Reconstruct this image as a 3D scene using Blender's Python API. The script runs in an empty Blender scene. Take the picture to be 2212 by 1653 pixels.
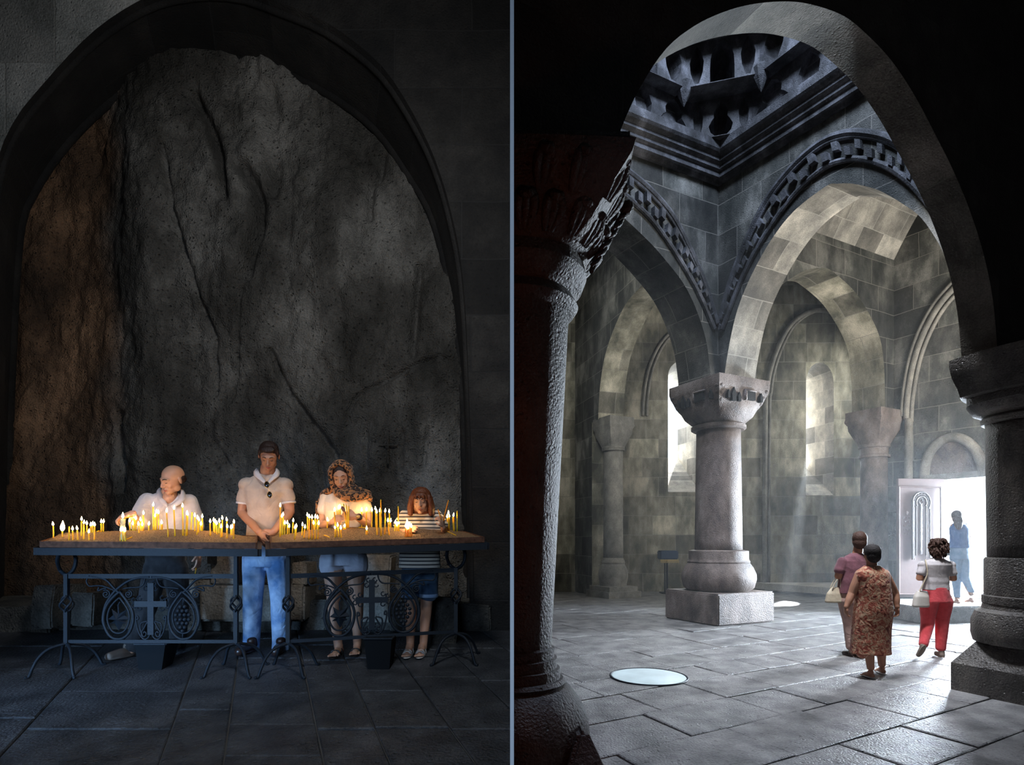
import bpy, bmesh, math, random
from mathutils import Vector, Matrix, noise
from mathutils.geometry import tessellate_polygon
random.seed(7)
PI = math.pi
F, CX, HZ, CH = 1286.0, 1106.0, 1168.0, 1.65          # focal length in px, principal column, horizon row, eye height
scn = bpy.context.scene
COL = scn.collection

# ------------------------------------------------------------------ camera, world, lights, exposure
cam_d = bpy.data.cameras.new('camera'); cam = bpy.data.objects.new('camera', cam_d); COL.objects.link(cam)
cam.location = (0, 0, CH); cam.rotation_euler = (PI/2, 0, 0)
cam_d.sensor_fit = 'HORIZONTAL'; cam_d.sensor_width = 36; cam_d.lens = F/2212*36
cam_d.shift_y = (HZ-826.5)/2212; cam_d.clip_start = .05; cam_d.clip_end = 200
scn.camera = cam
w = bpy.data.worlds.new('sky'); scn.world = w; w.use_nodes = True
w.node_tree.nodes['Background'].inputs[0].default_value = (.8, .9, 1, 1)
w.node_tree.nodes['Background'].inputs[1].default_value = 3.0
scn.view_settings.view_transform = 'Standard'; scn.view_settings.look = 'None'
scn.view_settings.exposure = 0.0; scn.view_settings.gamma = 1; scn.view_settings.use_curve_mapping = False
cy = scn.cycles
cy.max_bounces = 5; cy.diffuse_bounces = 3; cy.glossy_bounces = 2; cy.transmission_bounces = 2; cy.volume_bounces = 0
cy.transparent_max_bounces = 4; cy.caustics_reflective = False; cy.caustics_refractive = False
cy.sample_clamp_indirect = 3.0; cy.sample_clamp_direct = 40.0
cy.use_adaptive_sampling = True; cy.adaptive_threshold = .04
cy.use_denoising = True; cy.use_light_tree = True
try: cy.denoiser = 'OPENIMAGEDENOISE'
except Exception: pass
cy.volume_max_steps = 64

def area(name, loc, aim, sx, sy, power, col, spread=PI):
    d = bpy.data.lights.new(name, 'AREA'); d.shape = 'RECTANGLE'; d.size = sx; d.size_y = sy
    d.energy = power; d.color = col; d.spread = spread
    o = bpy.data.objects.new(name, d); COL.objects.link(o); o.location = loc
    v = Vector(aim)-Vector(loc); o.rotation_euler = v.to_track_quat('-Z', 'Y').to_euler()
    return o
# daylight of the right hall: the open door, the two slit windows, an assumed light well of the stalactite vault
area('door_daylight', (12.9, 14.0, 2.5), (4.0, 9.0, .2), 4.2, 3.6, 15500, (.75, .87, 1))
area('window_daylight', (5.6, 22.6, 6.3), (5.0, 17.0, 2), 3, 5, 1800, (.9, .97, 1))
area('window_daylight', (11.0, 22.8, 6.3), (9.0, 17.0, 3.4), 3, 5, 2600, (.88, .94, 1))
area('assumed_vault_daylight', (3.6, 7.6, 12.9), (3.5, 8.4, 0), 1.8, 1.8, 760, (.60, .74, 1))
area('aisle_fill', (9.5, 9.9, 4.4), (6.4, 13.8, 9.0), 1.6, 2.0, 330, (1, .96, .88))  # unseen lamp added to brighten the aisle vault
area('far_bay_fill', (11.3, 17.0, 6.6), (6.8, 18.6, 3.0), 1.2, 1.6, 430, (.97, .98, .92))  # added lamp hidden behind the pier, brightens the far wall
area('left_bay_fill', (1.3, 13.0, 8.0), (3.4, 17.6, 3.0), 1.4, 1.6, 110, (.95, .98, .94))  # added lamp without an opening, lifts the left bay
area('bay_fill', (3.9, 6.7, 8.6), (5.3, 8.4, .2), .8, .8, 180, (.95, .96, 1), math.radians(85))  # unseen fill added above the bay for the visitors' backs
sp_d = bpy.data.lights.new('window_sunbeam', 'SPOT'); sp_d.energy = 60000; sp_d.spot_size = math.radians(9); sp_d.spot_blend = .35; sp_d.shadow_soft_size = .03; sp_d.color = (.9, .95, 1)
sp = bpy.data.objects.new('window_sunbeam', sp_d); COL.objects.link(sp); sp.location = (10.12, 20.1, 5.4)
sp.rotation_euler = (Vector((6.95, 15.7, 0))-Vector(sp.location)).to_track_quat('-Z', 'Y').to_euler()
sun_d = bpy.data.lights.new('sun', 'SUN'); sun_d.energy = 42; sun_d.angle = .01; sun_d.color = (1, .97, .92)
sun = bpy.data.objects.new('sun', sun_d); COL.objects.link(sun)
sun.rotation_euler = Vector((-2.75, -4.9, -5.3)).to_track_quat('-Z', 'Y').to_euler(); sun.location = (30, 40, 40)
# cool daylight of an assumed doorway and high window, neither built, on the camera's side of the left chamber
area('assumed_chapel_doorway_light', (-4.7, -.6, 1.35), (-2.85, 4.7, .75), .5, 1.2, 15, (.34, .60, 1), math.radians(34))
area('chapel_front_fill', (-1.3, -2.2, 2.4), (-1.9, 3.0, -.2), 1.4, 1.6, 38, (.50, .70, 1), math.radians(110))  # added weak lamp for the divider edge and near floor
area('assumed_chapel_window_light', (-.55, 2.5, 4.7), (-3.3, 6.6, 3.2), .7, .7, 62, (.95, .97, 1))
pd = bpy.data.lights.new('added_warm_fill', 'POINT'); pd.energy = 11; pd.color = (1, .2, .06); pd.shadow_soft_size = .1  # unseen warm lamp added to redden the near column; no candles stand here
po = bpy.data.objects.new('added_warm_fill', pd); COL.objects.link(po); po.location = (.35, 2.2, 1.9)

# ------------------------------------------------------------------ coordinates
def P(px, py, Y): return Vector(((px-CX)/F*Y, Y, CH-(py-HZ)/F*Y))
def fl(px, py):                                        # a point on the hall floor (z = 0)
    return P(px, py, CH*F/(py-HZ))
LZ0, LS = .12, 147/F                                   # the chapel floor is a ramp rising gently to the rock
def lz(Y): return LZ0+LS*Y
def lfl(px, py):
    return P(px, py, (CH-LZ0)*F/(py-1021))
E1 = Vector((.891, .454, 0)).normalized(); E2 = Vector((-.514, .857, 0)).normalized(); ZV = Vector((0, 0, 1))
C0 = Vector((4.15, 11.95, 0))
def on_plane(px, py, O, d):                            # where a line of sight meets the vertical wall plane O + t*d: (t, z)
    k = (px-CX)/F; t = (k*O.y-O.x)/(d.x-k*d.y); Y = O.y+t*d.y
    return t, CH-(py-HZ)/F*Y

# ------------------------------------------------------------------ materials
def nodes(name):
    m = bpy.data.materials.new(name); m.use_nodes = True; nt = m.node_tree
    return m, nt, nt.nodes['Principled BSDF']
def N(nt, t, **k):
    n = nt.nodes.new(t)
    for a, b in k.items(): setattr(n, a, b)
    return n
def ramp(nt, stops):
    r = N(nt, 'ShaderNodeValToRGB'); cr = r.color_ramp
    cr.elements[0].position = stops[0][0]; cr.elements[0].color = (*stops[0][1], 1)
    cr.elements[1].position = stops[-1][0]; cr.elements[1].color = (*stops[-1][1], 1)
    for p, c in stops[1:-1]:
        e = cr.elements.new(p); e.color = (*c, 1)
    return r
def plain(name, col, rough=.6, metal=0, bump=0, bscale=40, var=0, **k):
    m, nt, b = nodes(name); L = nt.links
    b.inputs['Base Color'].default_value = (*col, 1); b.inputs['Roughness'].default_value = rough; b.inputs['Metallic'].default_value = metal
    tc = N(nt, 'ShaderNodeTexCoord')
    nz = N(nt, 'ShaderNodeTexNoise'); nz.inputs['Scale'].default_value = bscale; nz.inputs['Detail'].default_value = 4
    L.new(tc.outputs['Object'], nz.inputs['Vector'])
    if var:
        r = ramp(nt, [(.3, tuple(c*(1-var) for c in col)), (.7, tuple(min(1, c*(1+var)) for c in col))])
        L.new(nz.outputs[0], r.inputs[0]); L.new(r.outputs[0], b.inputs['Base Color'])
    if bump:
        bp = N(nt, 'ShaderNodeBump'); bp.inputs['Strength'].default_value = bump; bp.inputs['Distance'].default_value = .01
        L.new(nz.outputs[0], bp.inputs['Height']); L.new(bp.outputs[0], b.inputs['Normal'])
    if 'spec' in k: b.inputs['Specular IOR Level'].default_value = k['spec']
    if 'sss' in k:
        b.inputs['Subsurface Weight'].default_value = k['sss']; b.inputs['Subsurface Radius'].default_value = k.get('ssr', (.02, .008, .004)); b.inputs['Subsurface Scale'].default_value = k.get('sss_scale', .4)
    return m
def stone(name, dark, mid, light, scale=2.0, rough=.75, bump=.6, streak=0, brick=None, mortar=(.3, .28, .24), pits=True, coord='Object', mbright=.6, bvar=.55, dist=.02):
    """stone of three tones, optional vertical streaks, optional coursed blocks laid out on the UV map"""
    m, nt, b = nodes(name); L = nt.links
    tc = N(nt, 'ShaderNodeTexCoord'); src = tc.outputs[coord]
    n1 = N(nt, 'ShaderNodeTexNoise'); n1.inputs['Scale'].default_value = scale; n1.inputs['Detail'].default_value = 7; n1.inputs['Roughness'].default_value = .62
    mp = N(nt, 'ShaderNodeMapping'); mp.inputs['Scale'].default_value = (1, 1, 1-streak*.85)
    L.new(src, mp.inputs[0]); L.new(mp.outputs[0], n1.inputs['Vector'])
    r = ramp(nt, [(.36, dark), (.5, mid), (.68, light)]); L.new(n1.outputs[0], r.inputs[0])
    col = r.outputs[0]
    n2 = N(nt, 'ShaderNodeTexNoise'); n2.inputs['Scale'].default_value = 55; n2.inputs['Detail'].default_value = 3
    L.new(tc.outputs['Object'], n2.inputs['Vector'])
    mx = N(nt, 'ShaderNodeMixRGB', blend_type='MULTIPLY'); mx.inputs[0].default_value = .5
    r2 = ramp(nt, [(.35, (.55, .55, .55)), (.65, (1.25, 1.25, 1.25))]); L.new(n2.outputs[0], r2.inputs[0])
    L.new(col, mx.inputs[1]); L.new(r2.outputs[0], mx.inputs[2]); col = mx.outputs[0]
    h = n2.outputs[0]
    if pits:
        vo = N(nt, 'ShaderNodeTexVoronoi'); vo.inputs['Scale'].default_value = 17
        L.new(tc.outputs['Object'], vo.inputs['Vector'])
        r3 = ramp(nt, [(.06, (0, 0, 0)), (.22, (1, 1, 1))]); L.new(vo.outputs['Distance'], r3.inputs[0])
        ad = N(nt, 'ShaderNodeMath', operation='MULTIPLY_ADD'); ad.inputs[1].default_value = .8
        L.new(r3.outputs[0], ad.inputs[0]); L.new(n2.outputs[0], ad.inputs[2]); h = ad.outputs[0]
    if brick:
        bw, bh = brick
        br = N(nt, 'ShaderNodeTexBrick'); br.inputs['Scale'].default_value = 1
        br.inputs['Brick Width'].default_value = bw; br.inputs['Row Height'].default_value = bh
        br.inputs['Mortar Size'].default_value = .009; br.inputs['Mortar Smooth'].default_value = .3
        br.inputs['Color1'].default_value = (1-bvar,)*3+(1,); br.inputs['Color2'].default_value = (1+bvar,)*3+(1,)
        br.inputs['Mortar'].default_value = (1, 1, 1, 1); br.offset = .42; br.squash = .8; br.squash_frequency = 3
        uv = N(nt, 'ShaderNodeUVMap')
        nd = N(nt, 'ShaderNodeTexNoise'); nd.inputs['Scale'].default_value = 1.3
        L.new(uv.outputs[0], nd.inputs['Vector'])
        va = N(nt, 'ShaderNodeVectorMath', operation='MULTIPLY_ADD'); va.inputs[1].default_value = (.05, .05, 0)
        L.new(nd.outputs[1], va.inputs[0]); L.new(uv.outputs[0], va.inputs[2]); L.new(va.outputs[0], br.inputs['Vector'])
        m2 = N(nt, 'ShaderNodeMixRGB', blend_type='MULTIPLY'); m2.inputs[0].default_value = 1
        L.new(col, m2.inputs[1]); L.new(br.outputs['Color'], m2.inputs[2])
        m3 = N(nt, 'ShaderNodeMixRGB'); L.new(m2.outputs[0], m3.inputs[1]); m3.inputs[2].default_value = (*mortar, 1)
        mf = N(nt, 'ShaderNodeMath', operation='MULTIPLY'); mf.inputs[1].default_value = mbright
        L.new(br.outputs['Fac'], mf.inputs[0]); L.new(mf.outputs[0], m3.inputs[0]); col = m3.outputs[0]
        sb = N(nt, 'ShaderNodeMath', operation='MULTIPLY_ADD'); sb.inputs[1].default_value = -1.6
        L.new(br.outputs['Fac'], sb.inputs[0]); L.new(h, sb.inputs[2]); h = sb.outputs[0]
    L.new(col, b.inputs['Base Color'])
    b.inputs['Roughness'].default_value = rough
    bp = N(nt, 'ShaderNodeBump'); bp.inputs['Strength'].default_value = bump; bp.inputs['Distance'].default_value = dist
    L.new(h, bp.inputs['Height']); L.new(bp.outputs[0], b.inputs['Normal'])
    return m
M = {}
M['basalt'] = stone('dark_basalt_blocks', (.028, .030, .026), (.075, .075, .065), (.26, .25, .22), 1.6, .8, .5, .5, (1.0, .6))
M['basalt_light'] = stone('pale_basalt_blocks', (.085, .082, .058), (.25, .232, .17), (.56, .51, .40), 1.8, .75, .45, .65, (.95, .62))
M['vault'] = stone('vault_blocks', (.20, .19, .17), (.33, .31, .27), (.55, .51, .44), 2.2, .75, .35, .3, (1.0, .55), mortar=(.5, .47, .42))
M['black_stone'] = stone('black_stone_blocks', (.006, .006, .006), (.014, .013, .012), (.03, .028, .025), 2, .9, .5, 0, (1.1, .55), mortar=(.02, .02, .02))  # near-black; also carries the shade of the chapel's right front and recesses
M['arch_near'] = stone('near_arch_stone', (.07, .065, .055), (.13, .12, .10), (.22, .20, .17), 2, .8, .5, 0, (1.5, 3), mortar=(.2, .19, .16))
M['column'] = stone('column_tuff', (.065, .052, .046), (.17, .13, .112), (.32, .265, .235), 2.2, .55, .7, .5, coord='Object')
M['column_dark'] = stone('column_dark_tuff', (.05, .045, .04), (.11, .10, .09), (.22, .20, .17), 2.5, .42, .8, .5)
M['column_shade'] = stone('shade_toned_column_stone', (.010, .009, .008), (.026, .021, .018), (.06, .05, .042), 2.5, .6, .8, .5)  # darker copy of the dark tuff: near column's shade put into colour
M['muqarnas'] = stone('vault_stalactite_stone', (.025, .025, .026), (.07, .07, .075), (.22, .22, .24), 2.4, .75, .5, .4)
M['muqarnas_band'] = stone('stalactite_course_blocks', (.03, .03, .032), (.09, .09, .095), (.24, .24, .26), 2.4, .75, .5, .4, (.7, .9), mortar=(.3, .3, .3))
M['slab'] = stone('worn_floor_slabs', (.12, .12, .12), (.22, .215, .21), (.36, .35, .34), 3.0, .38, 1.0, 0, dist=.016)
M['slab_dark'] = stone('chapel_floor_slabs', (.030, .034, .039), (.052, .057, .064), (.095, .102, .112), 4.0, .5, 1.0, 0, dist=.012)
M['joint'] = plain('floor_joint_dirt', (.045, .043, .04), .9, bump=.5)
M['joint_dark'] = plain('chapel_floor_joints', (.11, .11, .11), .9, bump=.5)
M['iron'] = plain('painted_iron', (.016, .021, .028), .5, 0, .12, 90, .15, spec=.22)
M['white'] = plain('divider_white', (.93, .93, .93), .6)
M['skin'] = plain('skin', (.62, .34, .22), .5, sss=.12, ssr=(.02, .008, .004), sss_scale=.5, bump=.05, bscale=80)
M['skin_tan'] = plain('tanned_skin', (.48, .24, .15), .5, sss=.1, sss_scale=.5)

# ------------------------------------------------------------------ helpers
def tag(o, label=None, cat=None, group=None, kind=None):
    if label: o['label'] = label
    if cat: o['category'] = cat
    if group: o['group'] = group
    if kind: o['kind'] = kind
    return o
def empty(name, loc=(0, 0, 0), rz=0, label=None, cat=None, group=None):
    o = bpy.data.objects.new(name, None); COL.objects.link(o); o.location = loc; o.rotation_euler = (0, 0, rz)
    o.empty_display_size = .1
    return tag(o, label, cat, group)
def obj(name, bm, mat, parent=None, smooth=False, recalc=True, clip=None):
    if clip is not None:                               # end the masonry at the partition
        bmesh.ops.bisect_plane(bm, geom=bm.verts[:]+bm.edges[:]+bm.faces[:], plane_co=(clip, 0, 0), plane_no=(-1, 0, 0), clear_outer=True)
    if recalc: bmesh.ops.recalc_face_normals(bm, faces=bm.faces)
    me = bpy.data.meshes.new(name); bm.to_mesh(me); bm.free()
    me.materials.append(M[mat] if isinstance(mat, str) else mat)
    if smooth:
        me.polygons.foreach_set('use_smooth', [True]*len(me.polygons))
    o = bpy.data.objects.new(name, me); COL.objects.link(o)
    if parent is not None: o.parent = parent
    return o
def autosmooth(o, deg=40):
    me = o.data; me.polygons.foreach_set('use_smooth', [True]*len(me.polygons))
    me.set_sharp_from_angle(angle=math.radians(deg))
    return o
def quad(bm, pts): return bm.faces.new([bm.verts.new(p) for p in pts])
def box(bm, c, s, rz=0, mat=None):
    c = Vector(c); R = mat or Matrix.Rotation(rz, 3, 'Z'); vs = []
    for dz in (-.5, .5):
        for dx, dy in ((-.5, -.5), (.5, -.5), (.5, .5), (-.5, .5)):
            vs.append(bm.verts.new(c+R @ Vector((dx*s[0], dy*s[1], dz*s[2]))))
    for f in ((3, 2, 1, 0), (4, 5, 6, 7), (0, 1, 5, 4), (1, 2, 6, 5), (2, 3, 7, 6), (3, 0, 4, 7)):
        bm.faces.new([vs[i] for i in f])
    return vs
def hexa(bm, b, t):
    """solid between two quads b and t"""
    vb = [bm.verts.new(p) for p in b]; vt = [bm.verts.new(p) for p in t]
    bm.faces.new(vb[::-1]); bm.faces.new(vt)
    for i in range(4):
        j = (i+1) % 4; bm.faces.new((vb[i], vb[j], vt[j], vt[i]))
def tube(bm, pts, rad, seg=10, flat=None, up=None, cap=True):
    """tube through pts; rad a number or a list; flat = (wide, thin) factors in the frame given by 'up'"""
    pts = [Vector(p) for p in pts]; n = len(pts)
    rs = rad if isinstance(rad, (list, tuple)) else [rad]*n
    prev = None; rings = []
    for i, p in enumerate(pts):
        t = (pts[min(i+1, n-1)]-pts[max(i-1, 0)])
        t = t.normalized() if t.length > 1e-9 else Vector((0, 0, 1))
        if up is not None: a = Vector(up)
        elif prev is not None: a = prev
        else: a = Vector((0, 0, 1)) if abs(t.z) < .9 else Vector((0, 1, 0))
        a = (a-t*a.dot(t))
        a = a.normalized() if a.length > 1e-6 else t.orthogonal().normalized()
        b = t.cross(a); prev = a
        fa, fb = flat or (1, 1)
        rings.append([bm.verts.new(p+(a*math.cos(k*2*PI/seg)*fa+b*math.sin(k*2*PI/seg)*fb)*rs[i]) for k in range(seg)])
    for i in range(n-1):
        for k in range(seg):
            bm.faces.new((rings[i][k], rings[i][(k+1) % seg], rings[i+1][(k+1) % seg], rings[i+1][k]))
    if cap:
        bm.faces.new(rings[0][::-1]); bm.faces.new(rings[-1])
def limb(bm, pts, rad, seg=14):
    """tapered limb with rounded ends and smoothly interpolated radius"""
    pts = [Vector(p) for p in pts]; P2, R2 = [], []
    d0 = (pts[1]-pts[0]).normalized(); d1 = (pts[-1]-pts[-2]).normalized()
    for a in (1.0, .8, .45): P2.append(pts[0]-d0*rad[0]*a*.8); R2.append(max(rad[0]*math.sqrt(max(0, 1-a*a)), rad[0]*.12))
    m = 4
    for i in range(len(pts)-1):
        for k in range(m):
            f = k/m; P2.append(pts[i].lerp(pts[i+1], f)); R2.append(rad[i]+(rad[i+1]-rad[i])*(3*f*f-2*f*f*f))
    P2.append(pts[-1]); R2.append(rad[-1])
    for a in (.45, .8, 1.0): P2.append(pts[-1]+d1*rad[-1]*a*.8); R2.append(max(rad[-1]*math.sqrt(max(0, 1-a*a)), rad[-1]*.12))
    tube(bm, P2, R2, seg)
def ell(bm, c, r, R=None, u=18, v=12):
    mat = Matrix.Translation(Vector(c)) @ (R.to_4x4() if R else Matrix.Identity(4)) @ Matrix.Diagonal((r[0], r[1], r[2], 1))
    bmesh.ops.create_uvsphere(bm, u_segments=u, v_segments=v, radius=1, matrix=mat)
def loft(bm, rings, seg=28, p=2.0, T=None):
    """horizontal super-elliptic rings (cx, cy, z, rx, ry)"""
    R = []
    for (cx, cy_, z, rx, ry) in rings:
        vs = []
        for k in range(seg):
            a = k*2*PI/seg; c, s = math.cos(a), math.sin(a)
            v = Vector((cx+rx*math.copysign(abs(c)**(2/p), c), cy_+ry*math.copysign(abs(s)**(2/p), s), z))
            vs.append(bm.verts.new(T @ v if T else v))
        R.append(vs)
    for i in range(len(R)-1):
        for k in range(seg):
            bm.faces.new((R[i][k], R[i][(k+1) % seg], R[i+1][(k+1) % seg], R[i+1][k]))
    bm.faces.new(R[0][::-1]); bm.faces.new(R[-1])
def lathe(bm, prof, c=(0, 0, 0), seg=48, a0=0, a1=2*PI, sq=None, rz=0):
    """revolve (r, z) about the vertical through c; sq[i] in 0..1 squares ring i"""
    full = abs(a1-a0-2*PI) < 1e-6; n = seg if full else seg+1; R = []
    for i, (r, z) in enumerate(prof):
        q = sq[i] if sq else 0; vs = []
        for k in range(n):
            a = a0+(a1-a0)*k/seg; ca, sa = math.cos(a), math.sin(a)
            m = max(abs(ca), abs(sa)); rr = r*((1-q)+q/m)
            v = Vector((rr*ca, rr*sa, 0)); v.rotate(Matrix.Rotation(rz, 3, 'Z'))
            vs.append(bm.verts.new((c[0]+v.x, c[1]+v.y, c[2]+z)))
        R.append(vs)
    for i in range(len(R)-1):
        for k in range(seg):
            k2 = (k+1) % n if full else k+1
            bm.faces.new((R[i][k], R[i][k2], R[i+1][k2], R[i+1][k]))
    if full:
        bm.faces.new(R[0][::-1]); bm.faces.new(R[-1])
def smooth_line(pts, k=5):
    """Catmull-Rom through 2D or 3D points"""
    pts = [tuple(p) for p in pts]; out = []; n = len(pts)
    for i in range(n-1):
        p0, p1, p2, p3 = pts[max(i-1, 0)], pts[i], pts[i+1], pts[min(i+2, n-1)]
        for j in range(k):
            t = j/k
            out.append(tuple(.5*((2*b)+(-a+c)*t+(2*a-5*b+4*c-d)*t*t+(-a+3*b-3*c+d)*t**3) for a, b, c, d in zip(p0, p1, p2, p3)))
    out.append(pts[-1]); return out
def remesh(o, vox, it=3, fac=.5):
    m = o.modifiers.new('r', 'REMESH'); m.mode = 'VOXEL'; m.voxel_size = vox; m.use_smooth_shade = True
    if it:
        s = o.modifiers.new('s', 'SMOOTH'); s.iterations = it; s.factor = fac
    dg = bpy.context.evaluated_depsgraph_get(); dg.update()
    me = bpy.data.meshes.new_from_object(o.evaluated_get(dg)); o.modifiers.clear()
    old = o.data; mats = list(old.materials); o.data = me; me.name = old.name; bpy.data.meshes.remove(old)
    me.materials.clear()
    for mt in mats: me.materials.append(mt)
    me.polygons.foreach_set('use_smooth', [True]*len(me.polygons))
    return o
def solid(name, vox, it, build, mat, parent):
    bm = bmesh.new(); build(bm)
    return remesh(obj(name, bm, mat, parent, recalc=False), vox, it)
def wall_panel(name, O, d, n, loops, thick, mat, kind='structure', back=True, parent=None, soffit_mat=None, clip=.006):
    """vertical wall in plane O + s*d, thick along n. loops: first is the outline, others are holes; all (s, z)."""
    bm = bmesh.new(); uvl = bm.loops.layers.uv.new('UVMap')
    d = Vector(d); n = Vector(n)
    W = lambda s, z, k: Vector((O.x, O.y, 0))+d*s+n*k+ZV*z
    flat = [pt for lp in loops for pt in lp]
    tris = tessellate_polygon([[Vector((s, z, 0)) for s, z in lp] for lp in loops])
    for k in ((0, thick) if back else (0,)):
        vs = [bm.verts.new(W(s, z, k)) for s, z in flat]
        for t in tris:
            try: f = bm.faces.new([vs[i] for i in t])
            except ValueError: continue
            for l, i in zip(f.loops, t): l[uvl].uv = flat[i]
    if thick:
        for lp in loops:
            acc = 0
            for i in range(len(lp)):
                a, b = lp[i], lp[(i+1) % len(lp)]
                L_ = math.hypot(b[0]-a[0], b[1]-a[1])
                f = quad(bm, [W(*a, 0), W(*b, 0), W(*b, thick), W(*a, thick)])
                uvs = ((0, acc), (0, acc+L_), (thick, acc+L_), (thick, acc))
                for l, u in zip(f.loops, uvs): l[uvl].uv = u
                if soffit_mat: f.material_index = 1
                acc += L_
    o = obj(name, bm, mat, parent, recalc=False, clip=clip)
    if soffit_mat: o.data.materials.append(M[soffit_mat])
    if kind: o['kind'] = kind
    return o
def arch_pts(px, O, d, k=4):
    return [on_plane(x, y, O, d) for x, y in smooth_line(px, k)]
def curve_on(px, O, d, k=4, off=Vector()):
    return [Vector((O.x, O.y, 0))+d*s+ZV*z+off for s, z in arch_pts(px, O, d, k)]

# ------------------------------------------------------------------ floors
def slab_floor(name, place, inside, a_rng, b_rng, rows, lens, mat, jmat, gap=.006, amp=.004, hole=None):
    bm = bmesh.new(); rnd = random.Random(3)
    b = b_rng[0]
    while b < b_rng[1]:
        rh = rnd.choice(rows)*rnd.uniform(.92, 1.08); a = a_rng[0]+rnd.uniform(0, .8)
        while a < a_rng[1]:
            ln = rnd.uniform(*lens)
            z = rnd.uniform(-amp, amp); tx, ty = rnd.uniform(-1, 1)*amp, rnd.uniform(-1, 1)*amp
            c = [(a+gap, b+gap), (a+ln-gap, b+gap), (a+ln-gap, b+rh-gap), (a+gap, b+rh-gap)]
            j = [(x+rnd.uniform(-1, 1)*gap*.6, y+rnd.uniform(-1, 1)*gap*.6) for x, y in c]
            if inside(place(a+ln/2, b+rh/2, 0)):
                ins = .012; mx, my = a+ln/2, b+rh/2
                top = [(x+math.copysign(ins, mx-x), y+math.copysign(ins, my-y)) for x, y in j]
                zz = [z+(tx if x > mx else -tx)+(ty if y > my else -ty) for x, y in j]
                v0 = [bm.verts.new(place(x, y, -.05)) for x, y in j]
                v1 = [bm.verts.new(place(x, y, q-.007)) for (x, y), q in zip(j, zz)]
                v2 = [bm.verts.new(place(x, y, q)) for (x, y), q in zip(top, zz)]
                for i in range(4):
                    k = (i+1) % 4
                    bm.faces.new((v0[i], v0[k], v1[k], v1[i])); bm.faces.new((v1[i], v1[k], v2[k], v2[i]))
                bm.faces.new(v2)
            a += ln
        b += rh
    o = obj(name, bm, mat); o['kind'] = 'structure'
    return o
F1 = Vector((.863, .507, 0)); F2 = Vector((-.41, .912, 0))
pl_r = lambda a, b, z: Vector((4, 8, 0))+F1*a+F2*b+ZV*z
slab_floor('floor', pl_r, lambda p: -.4 < p.x < 12.5 and 1.5 < p.y < 20 and (p-Vector((1.9, 6.9, 0))).length > 0,
           (-14, 16), (-9, 15), (.46, .6, .75), (.55, 1.45), 'slab', 'joint')
bm = bmesh.new(); quad(bm, [(-.1, -3, -.035), (22, -3, -.035), (22, 24, -.035), (-.1, 24, -.035)])
obj('floor_bed', bm, 'joint')['kind'] = 'structure'
LD = Vector((-(1106-569)/F, 1, LS))                     # direction of the chapel floor joints, up the ramp
pl_l = lambda a, b, z: Vector((a, 0, LZ0))+LD*b+ZV*z
# joints follow the photo: courses run away from the viewer, so rows are laid along a
def chapel_floor():
    bm = bmesh.new(); rnd = random.Random(11)
    xs = [-5.3, -4.5, -3.86, -2.94, -2.14, -1.56, -1.33+.28, -.53, .0, .63, 1.08, 1.72, 2.4, 3.1, 3.8]
    # lane borders measured at Y=4.6 : x - joint drift
    lanes = [-4.5, -3.55, -2.6, -1.42, -.55, -.21, .32, .67, 1.12, 1.6, 2.1, 2.7, 3.4]
    xb = -5.6
    borders = [xb]+[v for v in lanes if v > xb]
    g = .005
    for i in range(len(borders)-1):
        a0, a1 = borders[i], borders[i+1]; b = .5+rnd.uniform(0, .4)
        while b < 7.2:
            ln = rnd.uniform(.4, .95)
            z = rnd.uniform(-.004, .004); t = rnd.uniform(-.003, .003)
            c = [(a0+g, b+g), (a1-g, b+g), (a1-g, b+ln-g), (a0+g, b+ln-g)]
            if pl_l(a0, b, 0).x < .1:
                mx, my = (a0+a1)/2, b+ln/2
                v0 = [bm.verts.new(pl_l(x, y, -.05)) for x, y in c]
                v1 = [bm.verts.new(pl_l(x, y, z-.006+(t if y > my else -t))) for x, y in c]
                v2 = [bm.verts.new(pl_l(x+math.copysign(.008, mx-x), y+math.copysign(.008, my-y), z+(t if y > my else -t))) for x, y in c]
                for q in range(4):
                    k = (q+1) % 4
                    bm.faces.new((v0[q], v0[k], v1[k], v1[q])); bm.faces.new((v1[q], v1[k], v2[k], v2[q]))
                bm.faces.new(v2)
            b += ln
    # keep the chapel floor on its own side of the partition
    bmesh.ops.bisect_plane(bm, geom=bm.verts[:]+bm.edges[:]+bm.faces[:], plane_co=(-.002, 0, 0), plane_no=(1, 0, 0), clear_outer=True)
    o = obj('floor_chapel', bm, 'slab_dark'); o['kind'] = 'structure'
    bm = bmesh.new()
    quad(bm, [(-9, -3, lz(-3)-.015), (-.002, -3, lz(-3)-.015), (-.002, 9, lz(9)-.015), (-9, 9, lz(9)-.015)])
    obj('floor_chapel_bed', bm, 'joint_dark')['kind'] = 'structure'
chapel_floor()

# ------------------------------------------------------------------ outer shell, added divider
def shell_box(name, pts_b, pts_t, mat):
    bm = bmesh.new(); hexa(bm, [Vector(p) for p in pts_b], [Vector(p) for p in pts_t]); o = obj(name, bm, mat); o['kind'] = 'structure'; return o
def slab_box(name, lo, hi, mat):
    return shell_box(name, [(lo[0], lo[1], lo[2]), (hi[0], lo[1], lo[2]), (hi[0], hi[1], lo[2]), (lo[0], hi[1], lo[2])],
                     [(lo[0], lo[1], hi[2]), (hi[0], lo[1], hi[2]), (hi[0], hi[1], hi[2]), (lo[0], hi[1], hi[2])], mat)
slab_box('wall_added_divider', (-.005, 1.66, -.1), (.005, 30, 14), 'black_stone'); slab_box('trim_added_divider_edge', (-.0052, 1.62, -.1), (.0052, 1.66, 14), 'white')  # added divider between the rooms, keeps their light apart; no real wall
slab_box('ceiling_chapel', (-9, -3, 10.4), (-.02, 9, 10.6), 'black_stone')
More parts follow.
